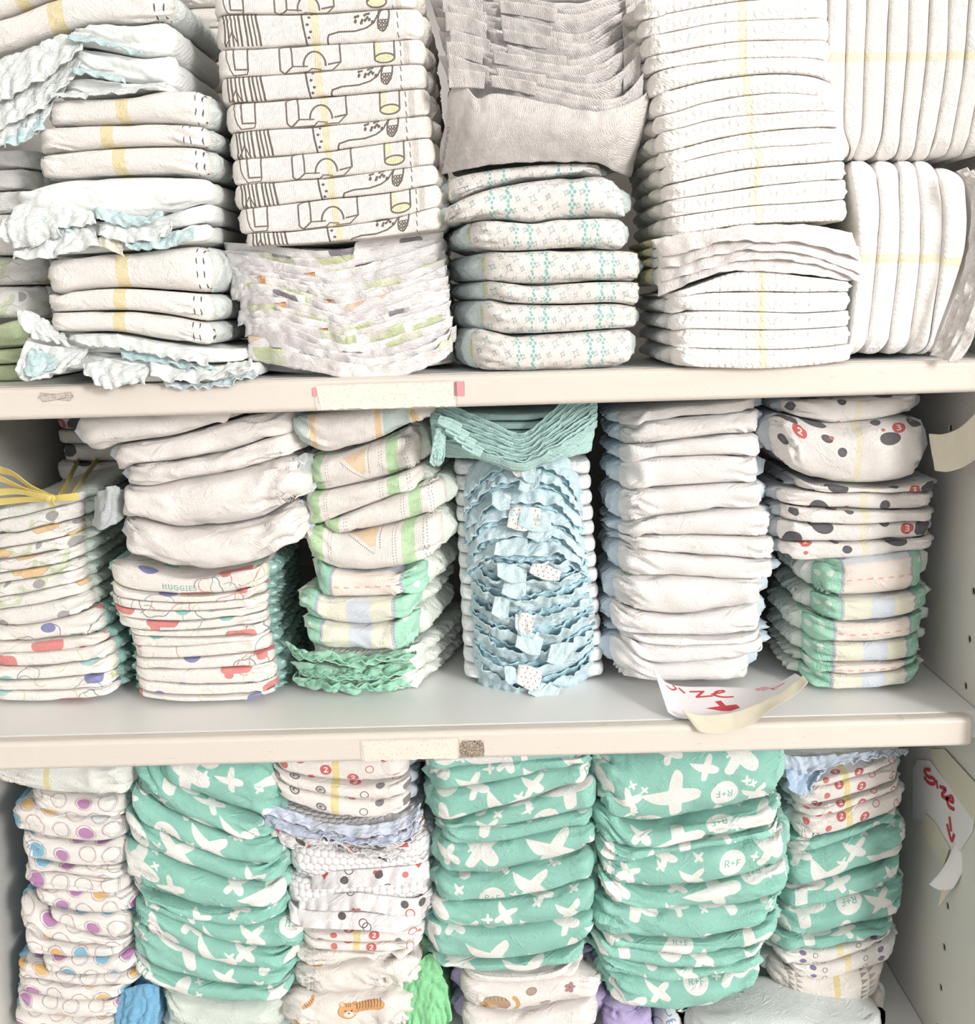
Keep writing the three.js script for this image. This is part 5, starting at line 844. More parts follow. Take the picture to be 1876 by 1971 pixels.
// teal striped fan over the light blue open stack
{
  const tm = cloth('#ffffff', { map: PRINT.tealStripe });
  for (let k = 0; k < 6; k++) {
    const dy = (5 - k) * -13, sp = (5 - k) * 4;
    const top = [832 - sp * 0.3, 838 + dy * 1.2, 880, 850 + dy, 945, 870 + dy * 0.9, 1003, 886 + dy * 0.8, 1055, 862 + dy * 1.0, 1105, 830 + dy * 1.2, 1146, 802 + dy * 1.2];
    const bot = k === 5 ? [842, 878, 890, 882, 945, 886, 1003, 898, 1062, 888, 1110, 876, 1138, 868] : shift(top, 0, 34);
    flapDiaper('open_diaper', 'teal striped open diaper with upturned flap, ' + fromBottom(5 - k) + ' of its fan', 'teal striped open diapers in a fan',
      { x: [846, 1140], t: [846, 792 + k * 15, 1003, 796 + k * 16, 1140, 784 + k * 15], b: [846, 807 + k * 15, 1003, 812 + k * 16, 1140, 799 + k * 15], z: -0.052, seed: 270 + k, depth: 0.1, corner: 0.014 }, cloth('#b9dad6'), [
        ['flap', { top, bot, zt: -0.024 - (5 - k) * 0.003, zb: -0.03 - (5 - k) * 0.002, wrap: 0.012, cr: 0.0007, cf: 60, ruf: 0.0012, rf: 110, seed: 280 + k, nu: 60, nv: 12, tw: 0.04, thh: 0.04 }, tm],
        ['flap', { top: shift(top, 3, 7), bot: shift(top, 3, 20), zt: -0.0228 - (5 - k) * 0.003, zb: -0.026 - (5 - k) * 0.003, wrap: 0.013, cr: 0.0006, cf: 80, ruf: 0.001, rf: 130, seed: 290 + k, nu: 60, nv: 6, tw: 0.04, thh: 0.04, vo: 0.3 }, tm],
        ...(k < 4 ? [['fastening_tab', { top: [846 + k * 14, 800 + k * 16, 870 + k * 14, 806 + k * 16, 890 + k * 14, 818 + k * 15], bot: [840 + k * 16, 814 + k * 16, 862 + k * 14, 826 + k * 15, 884 + k * 13, 838 + k * 14], zt: -0.018, zb: -0.016, wrap: 0, cr: 0.0006, cf: 80, seed: 300 + k, nu: 16, nv: 8, tw: 0.04, thh: 0.04 }, tm]] : [['fastening_tab', { top: [838, 828 + (k - 4) * 6, 846, 822 + (k - 4) * 6, 858, 832 + (k - 4) * 8], bot: [826 + (k - 4) * 8, 890, 836 + (k - 4) * 8, 898, 846 + (k - 4) * 9, 884], zt: -0.02, zb: -0.018, wrap: 0, cr: 0.001, cf: 80, seed: 305 + k, nu: 14, nv: 20, tw: 0.04, thh: 0.04 }, tm]])]);
  }
  const N = 14, bm = cloth('#bfe4ef'), bm2 = cloth('#d6edf4'), bodyM = cloth('#eff2f3', { bump: 'quilt', bs: 0.4 }), tab = cloth('#ffffff', { map: PRINT.dottedTab });
  for (let k = 0; k < N; k++) {
    const f = k / (N - 1), y = 902 + k * 30.2, r = rng(400 + k), xl = mix(872, 892, f), xr = mix(1138, 1164, f), up = k < 6;
    const bend = up ? mix(-42, -14, k / 5) : mix(2, 40, (k - 6) / 7), c = 1010 + (r() - 0.5) * 26;
    const e = [xl + 20, y - bend * 0.35 + (up ? 26 : -8), mix(xl, c, 0.5), y + bend * 0.35 + 6, c, y + bend * 0.75 + 8, mix(c, xr, 0.5), y + bend * 0.35 + 4, xr - 20, y - bend * 0.35 + (up ? 30 : -12)];
    const j = e.map((v, i) => v + (r() - 0.5) * (i % 2 ? 7 : 6)), z = -0.062;
    const q = () => ({ cr: 0.0014 + r() * 0.0012, cf: 40 + r() * 40, ruf: 0.0012 + r() * 0.002, rf: 60 + r() * 90, nu: 64, nv: 12 });
    const s = up
      ? [['flap', { top: shift(j, 0, -24), bot: shift(j, 0, 16), zt: z - 0.004, zb: z + 0.007, wrap: 0.01, ...q(), free: 'bot', seed: 410 + k }, bm2], ['flap', { top: shift(j, 3, -8), bot: shift(j, -2, 26), zt: z - 0.006, zb: z + 0.003, wrap: 0.01, ...q(), free: 'bot', seed: 430 + k }, bm]]
      : [['flap', { top: shift(j, 0, -6), bot: shift(j, 0, 30), zt: z + 0.007, zb: z - 0.006, wrap: 0.014, ...q(), free: 'top', seed: 410 + k }, bm2], ['flap', { top: shift(j, 2, -18), bot: shift(j, 0, 12), zt: z + 0.002, zb: z - 0.006, wrap: 0.012, ...q(), free: 'top', seed: 430 + k }, bm]];
    for (let n = 0; n < 2; n++) {
      if (!n && k % 3 !== 0) continue;
      const tx = mix(xl + 40, xr - 90, n ? r() : 0.3 + 0.5 * r()), ty = y + bend * 0.5 - 8 + r() * 12, w = 28 + r() * 34, a = (r() - 0.5) * 40, h = 18 + r() * 20;
      s.push([n ? 'side_ear' : 'fastening_tab', { top: [tx, ty, tx + w * 0.5, ty + a * 0.4 - 3, tx + w, ty + a], bot: [tx - 10 + r() * 14, ty + h, tx + w * 0.45, ty + h + 8 + a * 0.4, tx + w - 8 * r(), ty + h * 0.9 + a], zt: z + 0.006, zb: z + 0.011, wrap: 0, cr: 0.001, cf: 60, ruf: 0.001, seed: 450 + k + n * 40, nu: 16, nv: 10, tw: 0.022, thh: 0.016 }, n ? bm2 : tab]);
    }
    flapDiaper('open_diaper', 'light blue open diaper with ruffled flaps, ' + fromBottom(N - 1 - k) + ' of light blue stack', 'light blue open diapers', { x: [xl, xr], t: [xl, y - 15, 1010, y - 12, xr, y - 17], b: [xl, y + 15.5, 1010, y + 18, xr, y + 13], z: -0.072, seed: 460 + k, corner: 0.008, gl: 0.5, gr: 0.5, depth: 0.1, bow: 0.001 }, bodyM, s);
  }
}
// plain white puffy stack
{
  const U = (a) => px(1120, 760, 4.69, a), L = (a) => px(1140, 1040, 4.264, a), m = cloth('#f6f4f2');
  stack({ z: -0.05, seed: 50, m, cuff: cloth('#cfdfec'), cuffLabel: 'pale blue gathered elastic', group: 'plain white puffy diapers in the tall stack', pad: { corner: 0.018, gl: 1.5, gr: 1.0, gA: 0.0028, gLen: 0.018, gF: 110, sq: 0.86, k: 1.0, lump: 0.001, crease: 0.0009, cuffR: 0.011, cuffA: 0.004, depth: 0.1, bow: 0.004 }, label: (k) => 'plain white puffy diaper with bluish gathers, ' + fromBottom(k) + ' of thirteen' }, [
    { x: [1196, 1466], t: [1196, 800, 1300, 782, 1466, 768] },
    { x: [1200, 1472], t: [1200, 824, 1248, 813, 1333, 804, 1418, 796, 1466, 792] },
    { x: [1198, 1474], t: U([400, 478, 700, 440, 1000, 400, 1300, 366, 1620, 372]) },
    { x: [1198, 1473], t: U([430, 630, 600, 582, 900, 562, 1300, 556, 1620, 585]) },
    { x: [1196, 1478], t: U([400, 870, 600, 860, 1000, 832, 1400, 812, 1640, 828]) },
    { x: [1196, 1496], t: U([400, 1200, 650, 1120, 900, 1085, 1300, 1046, 1720, 1060]) },
    { x: [1198, 1502], t: U([360, 1310, 600, 1290, 1000, 1286, 1400, 1300, 1780, 1330]) },
    { x: [1196, 1500], t: [1200, 1050, 1234, 1058, 1304, 1070, 1398, 1075, 1492, 1087] },
    { x: [1186, 1478], t: [1190, 1112, 1246, 1114, 1304, 1113, 1398, 1119, 1475, 1121], lump: 0.0018 },
    { x: [1180, 1476], t: L([180, 530, 300, 580, 500, 625, 700, 640, 1000, 610, 1430, 525]) },
    { x: [1192, 1476], t: L([200, 730, 350, 790, 700, 800, 1100, 808, 1430, 760]) },
    { x: [1200, 1480], t: L([240, 815, 400, 850, 550, 870, 900, 864, 1300, 850, 1440, 836]) },
    { x: [1180, 1456], t: L([170, 830, 300, 860, 450, 990, 560, 1030, 900, 1002, 1300, 972, 1420, 950]) }], L([180, 1060, 300, 1160, 500, 1186, 900, 1188, 1230, 1172, 1330, 1120]));
}
// right end: ink spotted folds on mint checked folds
{
  const U = (a) => px(1440, 750, 4.303, a), L = (a) => px(1440, 1040, 4.303, a), ms = [PRINT.inkA, PRINT.inkB, PRINT.inkC].map((p) => cloth('#ffffff', { map: p }));
  const pad = { corner: 0.012, gl: 1.3, gr: 0.7, gA: 0.002, gLen: 0.016, th: 0.055, sq: 0.8, cuffR: 0.009, cuffA: 0.003, lump: 0.0008, crease: 0.0008, depth: 0.11 };
  stack({ z: -0.05, seed: 54, m: (i) => ms[i % 3], vj: 0.7, cuff: cloth('#c6ced6'), cuffLabel: 'grey blue gathered side', group: 'white diapers with charcoal and red spots', pad, label: (k) => 'white diaper with charcoal ovals and red discs, ' + fromBottom(k) + ' of seven' }, [
    { x: [1516, 1780], t: [1516, 774, 1640, 768, 1780, 758], b: U([330, 200, 460, 240, 720, 285, 1000, 270, 1300, 215, 1460, 195]), lump: 0.0016 },
    { x: [1498, 1800], t: U([250, 215, 460, 250, 720, 292, 1000, 278, 1300, 240, 1540, 262]), b: U([300, 560, 400, 640, 500, 725, 700, 790, 1050, 815, 1350, 790, 1550, 715]), z: -0.042, lump: 0.0018, corner: 0.018 },
    { x: [1545, 1816], t: U([440, 740, 560, 800, 700, 800, 1050, 822, 1350, 798, 1610, 760]), b: U([450, 835, 560, 852, 700, 866, 1000, 860, 1400, 860, 1610, 842]) },
    { x: [1508, 1808], t: U([320, 850, 560, 856, 700, 870, 1000, 864, 1400, 864, 1580, 866]), b: U([320, 965, 500, 985, 900, 1000, 1400, 1005, 1580, 985]) },
    { x: [1514, 1806], t: U([330, 975, 500, 989, 900, 1004, 1400, 1009, 1570, 1010]) },
    { x: [1508, 1805], t: U([340, 1100, 600, 1115, 900, 1125, 1250, 1107, 1560, 1100]) },
    { x: [1510, 1811], t: U([330, 1290, 600, 1275, 1000, 1270, 1580, 1232]) }], U([330, 1395, 450, 1436, 600, 1428, 900, 1408, 1250, 1370, 1580, 1340]));
  const gg = [1, 0, 1, 0, 1, 0].map((q) => cloth('#ffffff', { map: q ? PRINT.ging1 : PRINT.ging0 }));
  stack({ z: -0.042, seed: 56, m: (i) => gg[i], cuff: cloth('#dfe9e0'), cuffLabel: 'pale frilled side', group: 'mint checked diapers at the shelf end', pad: { ...pad, gl: 1.5, gA: 0.0024, th: 0.04, cuffR: 0.013, cuffA: 0.004, corner: 0.02 }, label: (k) => 'mint diaper with checked centre, ' + fromBottom(k) + ' of six under charcoal spots' }, [
    { x: [1584, 1800], t: L([480, 190, 650, 195, 900, 172, 1250, 132, 1540, 110]), b: L([540, 440, 740, 492, 850, 494, 1200, 470, 1450, 440, 1545, 400]) },
    { x: [1580, 1804], t: L([540, 460, 740, 498, 850, 499, 1200, 474, 1450, 446, 1560, 420]), b: L([540, 610, 700, 680, 850, 690, 1200, 660, 1560, 585]) },
    { x: [1562, 1797], t: L([470, 640, 700, 688, 850, 696, 1200, 666, 1530, 620]), b: L([450, 800, 600, 850, 750, 858, 1100, 846, 1530, 780]) },
    { x: [1562, 1792], t: L([480, 810, 600, 855, 750, 863, 1100, 851, 1510, 810]), b: L([480, 970, 580, 1020, 700, 1030, 1000, 1026, 1350, 1002, 1500, 930]) },
    { x: [1562, 1784], t: L([490, 985, 580, 1024, 700, 1034, 1000, 1030, 1350, 1008, 1470, 990]), b: L([490, 1075, 600, 1110, 800, 1116, 1100, 1098, 1470, 1046]) },
    { x: [1556, 1790], t: L([470, 1090, 600, 1115, 800, 1121, 1100, 1103, 1490, 1060]) }], L([470, 1196, 700, 1238, 900, 1243, 1300, 1212, 1490, 1150]));
}

// ---------------------------------------------------------------- bottom shelf
const crossM = cloth('#ffffff', { map: PRINT.tealCross }), crossCuff = cloth('#a3d4c8');
const crossPad = { corner: 0.018, gl: 1.2, gr: 1.2, gA: 0.0022, gLen: 0.022, gF: 110, tw: 0.145, th: 0.145, sq: 0.92, k: 1.0, lump: 0.0012, crease: 0.0012, cuffR: 0.007, cuffA: 0.003, depth: 0.11, bow: 0.006 };
const underM = cloth('#f1f2ef');
function hidden(n, x0, x1, y, z, seed, m, look, group) {   // rests of the stacks that run on below the picture, down to the shelf
  const yb = (() => { let a = y; while (onZ((x0 + x1) / 2, a, z).y > SHELF.low && a < 2600) a += 1; return a; })(), h = (yb - y) / n;
  stack({ z, seed, m, group, pad: { nu: 30, depth: 0.1 }, label: (k) => look + ', ' + fromBottom(k) + ' on the bottom shelf' }, Array.from({ length: n }, (_, i) => ({ x: [x0, x1], t: [x0, y + h * i, x1, y + h * i] })), [x0, yb, x1, yb]);
}
{
  const c = (a) => px(0, 1460, 3.856, a), cm = cloth('#ffffff', { map: PRINT.circles }), pad = { corner: 0.012, gl: 0.9, gr: 1.0, gA: 0.0018, gLen: 0.016, tw: 0.115, th: 0.115, sq: 0.88, lump: 0.0009, crease: 0.0012, cuffR: 0.006, depth: 0.11 };
  stack({ z: -0.026, seed: 60, m: cloth('#f4f6f4', { map: PRINT.whiteYellow }), cuff: CUFFG, pad: { ...pad, th: 0.06, gr: 1.4, gA: 0.0026, gLen: 0.03 }, group: 'plain diaper over the circles', label: () => 'shiny white diaper with faint stripe lying over the circle printed pile' }, [{ x: [-26, 243], t: [-26, 1480, 100, 1474, 243, 1468], b: [-26, 1500, 0, 1507, 26, 1516, 78, 1530, 156, 1538, 240, 1538], sx: 88 }], []);
  const rows = [
    { x: [46, 236], t: [46, 1532, 78, 1534, 156, 1542, 240, 1542], b: c([180, 372, 300, 395, 480, 440, 700, 465, 900, 472]) },
    { x: [8, 234], t: c([30, 420, 180, 378, 300, 400, 480, 444, 700, 470, 900, 478]), b: c([30, 560, 200, 592, 480, 640, 700, 660, 900, 620]) },
    { x: [30, 236], t: c([120, 590, 200, 597, 480, 645, 700, 665, 900, 630]), b: c([120, 720, 240, 780, 450, 805, 900, 835]) },
    { x: [34, 236], t: c([130, 760, 240, 786, 450, 810, 900, 840]), b: c([130, 800, 250, 850, 500, 872, 700, 908, 900, 922]) },
    { x: [34, 240], t: c([130, 850, 250, 858, 500, 878, 700, 914, 920, 928]), b: c([140, 940, 350, 992, 600, 1012, 920, 1024]) },
    { x: [54, 256], t: c([210, 1000, 350, 998, 600, 1017, 980, 1030]), b: c([210, 1062, 300, 1110, 500, 1160, 750, 1172, 990, 1166]) },
    { x: [82, 246], t: c([310, 1140, 500, 1166, 750, 1177, 950, 1176]), b: c([310, 1195, 450, 1240, 700, 1330, 940, 1385]) },
    { x: [24, 244], t: c([90, 1060, 230, 1130, 330, 1205, 450, 1246, 700, 1336, 940, 1390]), b: c([100, 1240, 180, 1300, 300, 1352, 500, 1392, 700, 1402, 940, 1410]) },
    { x: [34, 244], t: c([130, 1290, 300, 1358, 500, 1398, 700, 1408, 940, 1416]), b: c([130, 1445, 200, 1482, 400, 1490, 700, 1490, 940, 1450]) },
    { x: [72, 262], t: c([270, 1494, 400, 1496, 700, 1496, 1000, 1462]), b: c([270, 1560, 340, 1590, 600, 1622, 1000, 1604]) },
    { x: [20, 266], t: c([80, 1570, 200, 1560, 340, 1596, 600, 1628, 1020, 1612]), b: c([80, 1650, 300, 1672, 600, 1706, 850, 1712, 1020, 1690]) },
    { x: [20, 240], t: c([80, 1668, 300, 1678, 600, 1712, 900, 1716]), b: c([80, 1752, 400, 1802, 700, 1822, 920, 1806]) },
    { x: [18, 236], t: c([70, 1766, 400, 1808, 700, 1828, 900, 1816]), b: c([80, 1880, 400, 1942, 700, 1952, 900, 1934]) },
    { x: [14, 236], t: c([60, 1900, 400, 1948, 700, 1958, 900, 1942]) }];
  stack({ z: -0.03, seed: 62, m: cm, free: true, cuff: cloth('#7db4d4'), cuffLabel: 'sky blue frilled side', group: 'white diapers with coloured circles', pad, label: (k) => 'white diaper with ringed coloured circles, ' + fromBottom(k) + ' of fourteen' }, rows, [14, 2000, 120, 2012, 236, 2006]);
  flapDiaper('open_diaper', 'bright blue crinkled diaper back panel fanning out beside the circles', 'blue crinkled back panel', { ...pad, x: [236, 300], t: [236, 1904, 270, 1898, 300, 1896], b: [236, 2010, 300, 2010], z: -0.04, seed: 470, corner: 0.01 }, cloth('#7fb6da'), [['flap', { top: [232, 1906, 262, 1898, 286, 1894, 306, 1900], bot: [216, 1990, 244, 1996, 276, 2000, 304, 1990], zt: -0.036, zb: -0.026, wrap: 0.004, cr: 0.0016, cf: 60, ruf: 0.003, rf: 150, free: 'bot', seed: 471, nu: 40, nv: 24 }, cloth('#7fb8dc')]]);
  hidden(3, 30, 236, 2012, -0.03, 64, underM, 'circle printed diaper low in the pile', 'lower diapers of the circle pile');
}
{
  const d = (a) => px(200, 1460, 3.8575, a);
  stack({ z: -0.022, seed: 66, m: crossM, free: true, cuff: crossCuff, cuffLabel: 'teal gathered side', group: 'teal diapers left of the spotted pile', pad: crossPad, label: (k) => 'teal diaper with white leaf crosses, ' + fromBottom(k) + ' beside the circle pile' }, [
    { x: [288, 530], t: [288, 1478, 400, 1470, 530, 1462], b: d([360, 110, 400, 150, 520, 230, 700, 330, 900, 420, 1100, 515, 1260, 560]) },
    { x: [244, 522], t: d([180, 70, 300, 70, 400, 158, 520, 236, 700, 336, 900, 426, 1100, 522, 1240, 570]), b: d([180, 230, 300, 322, 500, 440, 700, 530, 950, 620, 1230, 655]) },
    { x: [234, 546], t: d([140, 260, 200, 250, 300, 328, 500, 446, 700, 536, 950, 626, 1320, 650]), b: d([140, 400, 300, 520, 500, 630, 700, 710, 900, 788, 1150, 826, 1320, 780]) },
    { x: [226, 542], t: d([110, 440, 170, 440, 300, 526, 500, 636, 700, 716, 900, 794, 1150, 832, 1310, 810]), b: d([120, 580, 250, 690, 500, 790, 750, 888, 1000, 958, 1300, 965]) },
    { x: [221, 540], t: d([90, 680, 250, 697, 500, 797, 750, 894, 1000, 964, 1300, 975]), b: d([90, 850, 160, 980, 300, 1040, 600, 1110, 900, 1150, 1290, 1110]) },
    { x: [240, 542], t: d([160, 1000, 300, 1047, 600, 1116, 900, 1156, 1300, 1130]), b: d([160, 1030, 350, 1100, 700, 1210, 1000, 1262, 1300, 1240]) },
    { x: [255, 582], t: d([210, 1080, 350, 1106, 700, 1216, 1000, 1268, 1300, 1260, 1460, 1330]), b: d([240, 1110, 400, 1172, 700, 1330, 900, 1400, 1200, 1466, 1460, 1440]) },
    { x: [244, 568], t: d([170, 1130, 260, 1130, 400, 1180, 700, 1336, 900, 1406, 1200, 1473, 1410, 1480]), b: d([200, 1250, 400, 1390, 700, 1510, 1000, 1578, 1400, 1590]) },
    { x: [236, 562], t: d([140, 1300, 230, 1290, 400, 1397, 700, 1517, 1000, 1584, 1390, 1600]), b: d([150, 1450, 300, 1580, 600, 1680, 900, 1718, 1150, 1732, 1380, 1680]) },
    { x: [240, 558], t: d([160, 1520, 300, 1587, 600, 1687, 900, 1725, 1150, 1739, 1370, 1720]) }], d([170, 1610, 350, 1720, 600, 1788, 900, 1826, 1250, 1824, 1370, 1770]));
  stack({ z: -0.034, seed: 68, m: cloth('#dfeae2'), cuff: CUFFG, group: 'pale mint diapers', pad: { ...crossPad, lump: 0.002, crease: 0.002 }, label: (k) => 'pale mint diaper under the teal crosses, ' + (k ? 'upper one' : 'lower one') }, [{ x: [306, 548], t: [306, 1912, 356, 1928, 433, 1938, 524, 1937, 548, 1930] }, { x: [306, 548], t: [306, 1982, 430, 1992, 548, 1984] }], [306, 2040, 548, 2040]);
  hidden(2, 310, 545, 2041, -0.036, 69, underM, 'pale mint diaper low in the teal pile', 'lower diapers of the first teal pile');
}
{
  const e = (a) => px(480, 1450, 3.7825, a), A = cloth('#ffffff', { map: PRINT.spotsA }), B = cloth('#ffffff', { map: PRINT.spotsB }), sheet = cloth('#ffffff', { map: PRINT.spotSheet }), q = cloth('#f3f2f4', { bump: 'quilt' });
  const pad = { corner: 0.014, gl: 0.5, gr: 1.2, gA: 0.0018, gLen: 0.016, th: 0.05, sq: 0.85, lump: 0.0006, crease: 0.0006, depth: 0.11, cuffR: 0.008 };
  stack({ z: -0.03, seed: 70, m: (i) => (i % 2 ? A : B), vj: 0.6, cuff: cloth('#d8e0ee'), group: 'spotted diapers with bright yellow stripe', pad, label: (k) => 'spotted white diaper with bright yellow stripe, ' + fromBottom(k) + ' of three under shelf' }, [
    { x: [520, 786], t: [520, 1468, 650, 1462, 786, 1452], b: e([150, 110, 300, 170, 500, 210, 800, 240, 1160, 215]) },
    { x: [516, 788], t: e([140, 120, 300, 176, 500, 216, 800, 246, 1160, 222]), b: e([140, 200, 300, 260, 500, 310, 800, 354, 1000, 350, 1160, 310]) },
    { x: [515, 786], t: e([140, 215, 300, 267, 500, 316, 800, 360, 1000, 356, 1160, 330]) }], e([140, 310, 300, 390, 520, 468, 800, 498, 1000, 490, 1160, 440]));
  const fe = [[[60, 330, 300, 420, 560, 500, 850, 520, 1100, 470, 1250, 360], [80, 420, 300, 500, 560, 570, 850, 600, 1100, 560, 1260, 440]], [[70, 400, 300, 500, 560, 570, 850, 610, 1100, 560, 1255, 440], [110, 520, 300, 580, 560, 620, 850, 660, 1100, 640, 1250, 520]], [[90, 470, 290, 570, 560, 580, 780, 690, 1000, 690, 1180, 620], [200, 600, 290, 680, 560, 650, 800, 720, 1000, 750, 1170, 720]]];
  const sm = [cloth('#d5deef'), cloth('#cfd9ec'), sheet];
  fe.forEach(([t, b], k) => { const T = e(t), Bb = e(b), y = 1574 + k * 22; flapDiaper('open_diaper', 'spotted open diaper with bluish crumpled flaps, ' + fromBottom(2 - k) + ' of three', 'spotted open diapers with crumpled flaps', { ...pad, x: [506, 800], t: [506, y - 20, 640, y + 8, 800, y - 14], b: [506, y + 2, 640, y + 30, 800, y + 8], z: -0.042, seed: 480 + k }, q, [['flap', { top: T, bot: Bb, zt: -0.03, zb: -0.024 + k * 0.001, wrap: 0.012, cr: 0.0017, cf: 90, ruf: 0.003, rf: 130, free: 'bot', seed: 484 + k, nu: 60, nv: 12, tw: 0.09, thh: 0.06 }, sm[k]], ['flap', { top: shift(T, 4, 10), bot: shift(Bb, 6, 4), zt: -0.033, zb: -0.029 + k * 0.001, wrap: 0.012, cr: 0.0017, cf: 90, ruf: 0.003, rf: 150, free: 'bot', seed: 488 + k, nu: 60, nv: 10, tw: 0.09, thh: 0.06, uo: 0.4 }, sheet]], CUFFB); });
  const te = [[552, 1640, 828, 1604, [598, 1712, 640, 1711, 684, 1708, 740, 1704, 790, 1700, 826, 1690], 1620, 1692], [546, 1690, 832, 1676, [578, 1750, 640, 1754, 690, 1752, 740, 1758, 800, 1762, 832, 1742], 1692, 1742], [545, 1736, 832, 1726, [556, 1766, 580, 1784, 640, 1788, 700, 1790, 760, 1796, 812, 1792], 1742, 1790]];
  te.forEach(([xl, , xr, , bot, y0, y1], k) => {
    const tp = bot.map((v, i) => (i % 2 ? v - 34 : v));
    flapDiaper('open_diaper', 'white dimpled open diaper with spotted frill, ' + fromBottom(2 - k) + ' of three', 'white dimpled open diapers', { ...pad, x: [xl, xr], t: [xl, y0 + 8, 690, y0 + 10, xr, y0 - 8], b: [xl, y1 + 8, 690, y1 + 10, xr, y1 - 8], z: -0.034, seed: 500 + k, sq: 0.7, gl: 0.9 }, q,
      [['flap', { top: tp, bot, zt: -0.032, zb: -0.025, wrap: 0.01, cr: 0.0008, cf: 60, ruf: 0.0026, rf: 110, free: 'bot', seed: 505 + k, nu: 60, nv: 12, tw: 0.1, thh: 0.06, uo: k * 0.37, vo: k * 0.21 }, sheet]], CUFFB);
  });
  stack({ z: -0.028, seed: 72, m: (i) => (i % 2 ? B : A), vj: 0.5, cuff: CUFFB, group: 'spotted diapers under the dimpled ones', pad: { ...pad, th: 0.045 }, label: (k) => 'spotted white diaper, ' + (k ? 'upper' : 'lower') + ' of the pair resting on tiger print' }, [{ x: [572, 818], t: [572, 1800, 665, 1797, 820, 1790] }, { x: [575, 812], t: e([360, 1362, 700, 1382, 1240, 1388]) }], e([370, 1425, 700, 1440, 1220, 1440]));
  const tg = cloth('#ffffff', { map: PRINT.tiger }), gc = cloth('#9ee0ae');
  stack({ z: -0.03, seed: 74, m: tg, cuff: gc, cuffLabel: 'bright green crinkled side', group: 'cream diapers with tiger print', pad: { ...pad, gl: 0.8, gr: 1.8, gA: 0.003, gLen: 0.03, th: 0.065, sq: 0.95, cuffR: 0.011, cuffA: 0.004, corner: 0.02, lump: 0.0012, crease: 0.0014 }, label: (k) => 'cream diaper with orange tiger print and green side, ' + fromBottom(k) + ' of three' }, [
    { x: [560, 800], t: [560, 1842, 640, 1832, 720, 1836, 800, 1834], b: e([310, 1600, 450, 1585, 600, 1560, 1000, 1482, 1210, 1480]), vo: 0.5 },
    { x: [558, 810], t: e([300, 1640, 450, 1592, 600, 1567, 1000, 1490, 1250, 1500]), b: e([310, 1770, 500, 1800, 700, 1790, 1000, 1740, 1250, 1660]), vo: 0.62 },
    { x: [532, 800], t: e([200, 1850, 330, 1795, 500, 1806, 700, 1798, 1000, 1750, 1210, 1760]), vo: -0.1 }], [532, 1990, 650, 2004, 800, 1990]);
  flapDiaper('open_diaper', 'bright green crinkled diaper panel fanning out beside the tiger print', 'green crinkled panel', { ...pad, x: [806, 868], t: [806, 1880, 868, 1872], b: [806, 2010, 868, 2010], z: -0.055, seed: 520, corner: 0.012 }, cloth('#9adba8'), [['flap', { top: [760, 1900, 790, 1866, 824, 1838, 846, 1842], bot: [770, 1998, 806, 2000, 840, 1996, 872, 1960], zt: -0.042, zb: -0.034, wrap: 0.004, cr: 0.0018, cf: 60, ruf: 0.003, rf: 150, free: 'bot', seed: 521, nu: 44, nv: 26 }, cloth('#93dba4')]]);
  hidden(3, 545, 800, 2006, -0.034, 76, underM, 'cream diaper low in the tiger pile', 'lower diapers of the tiger pile');
}
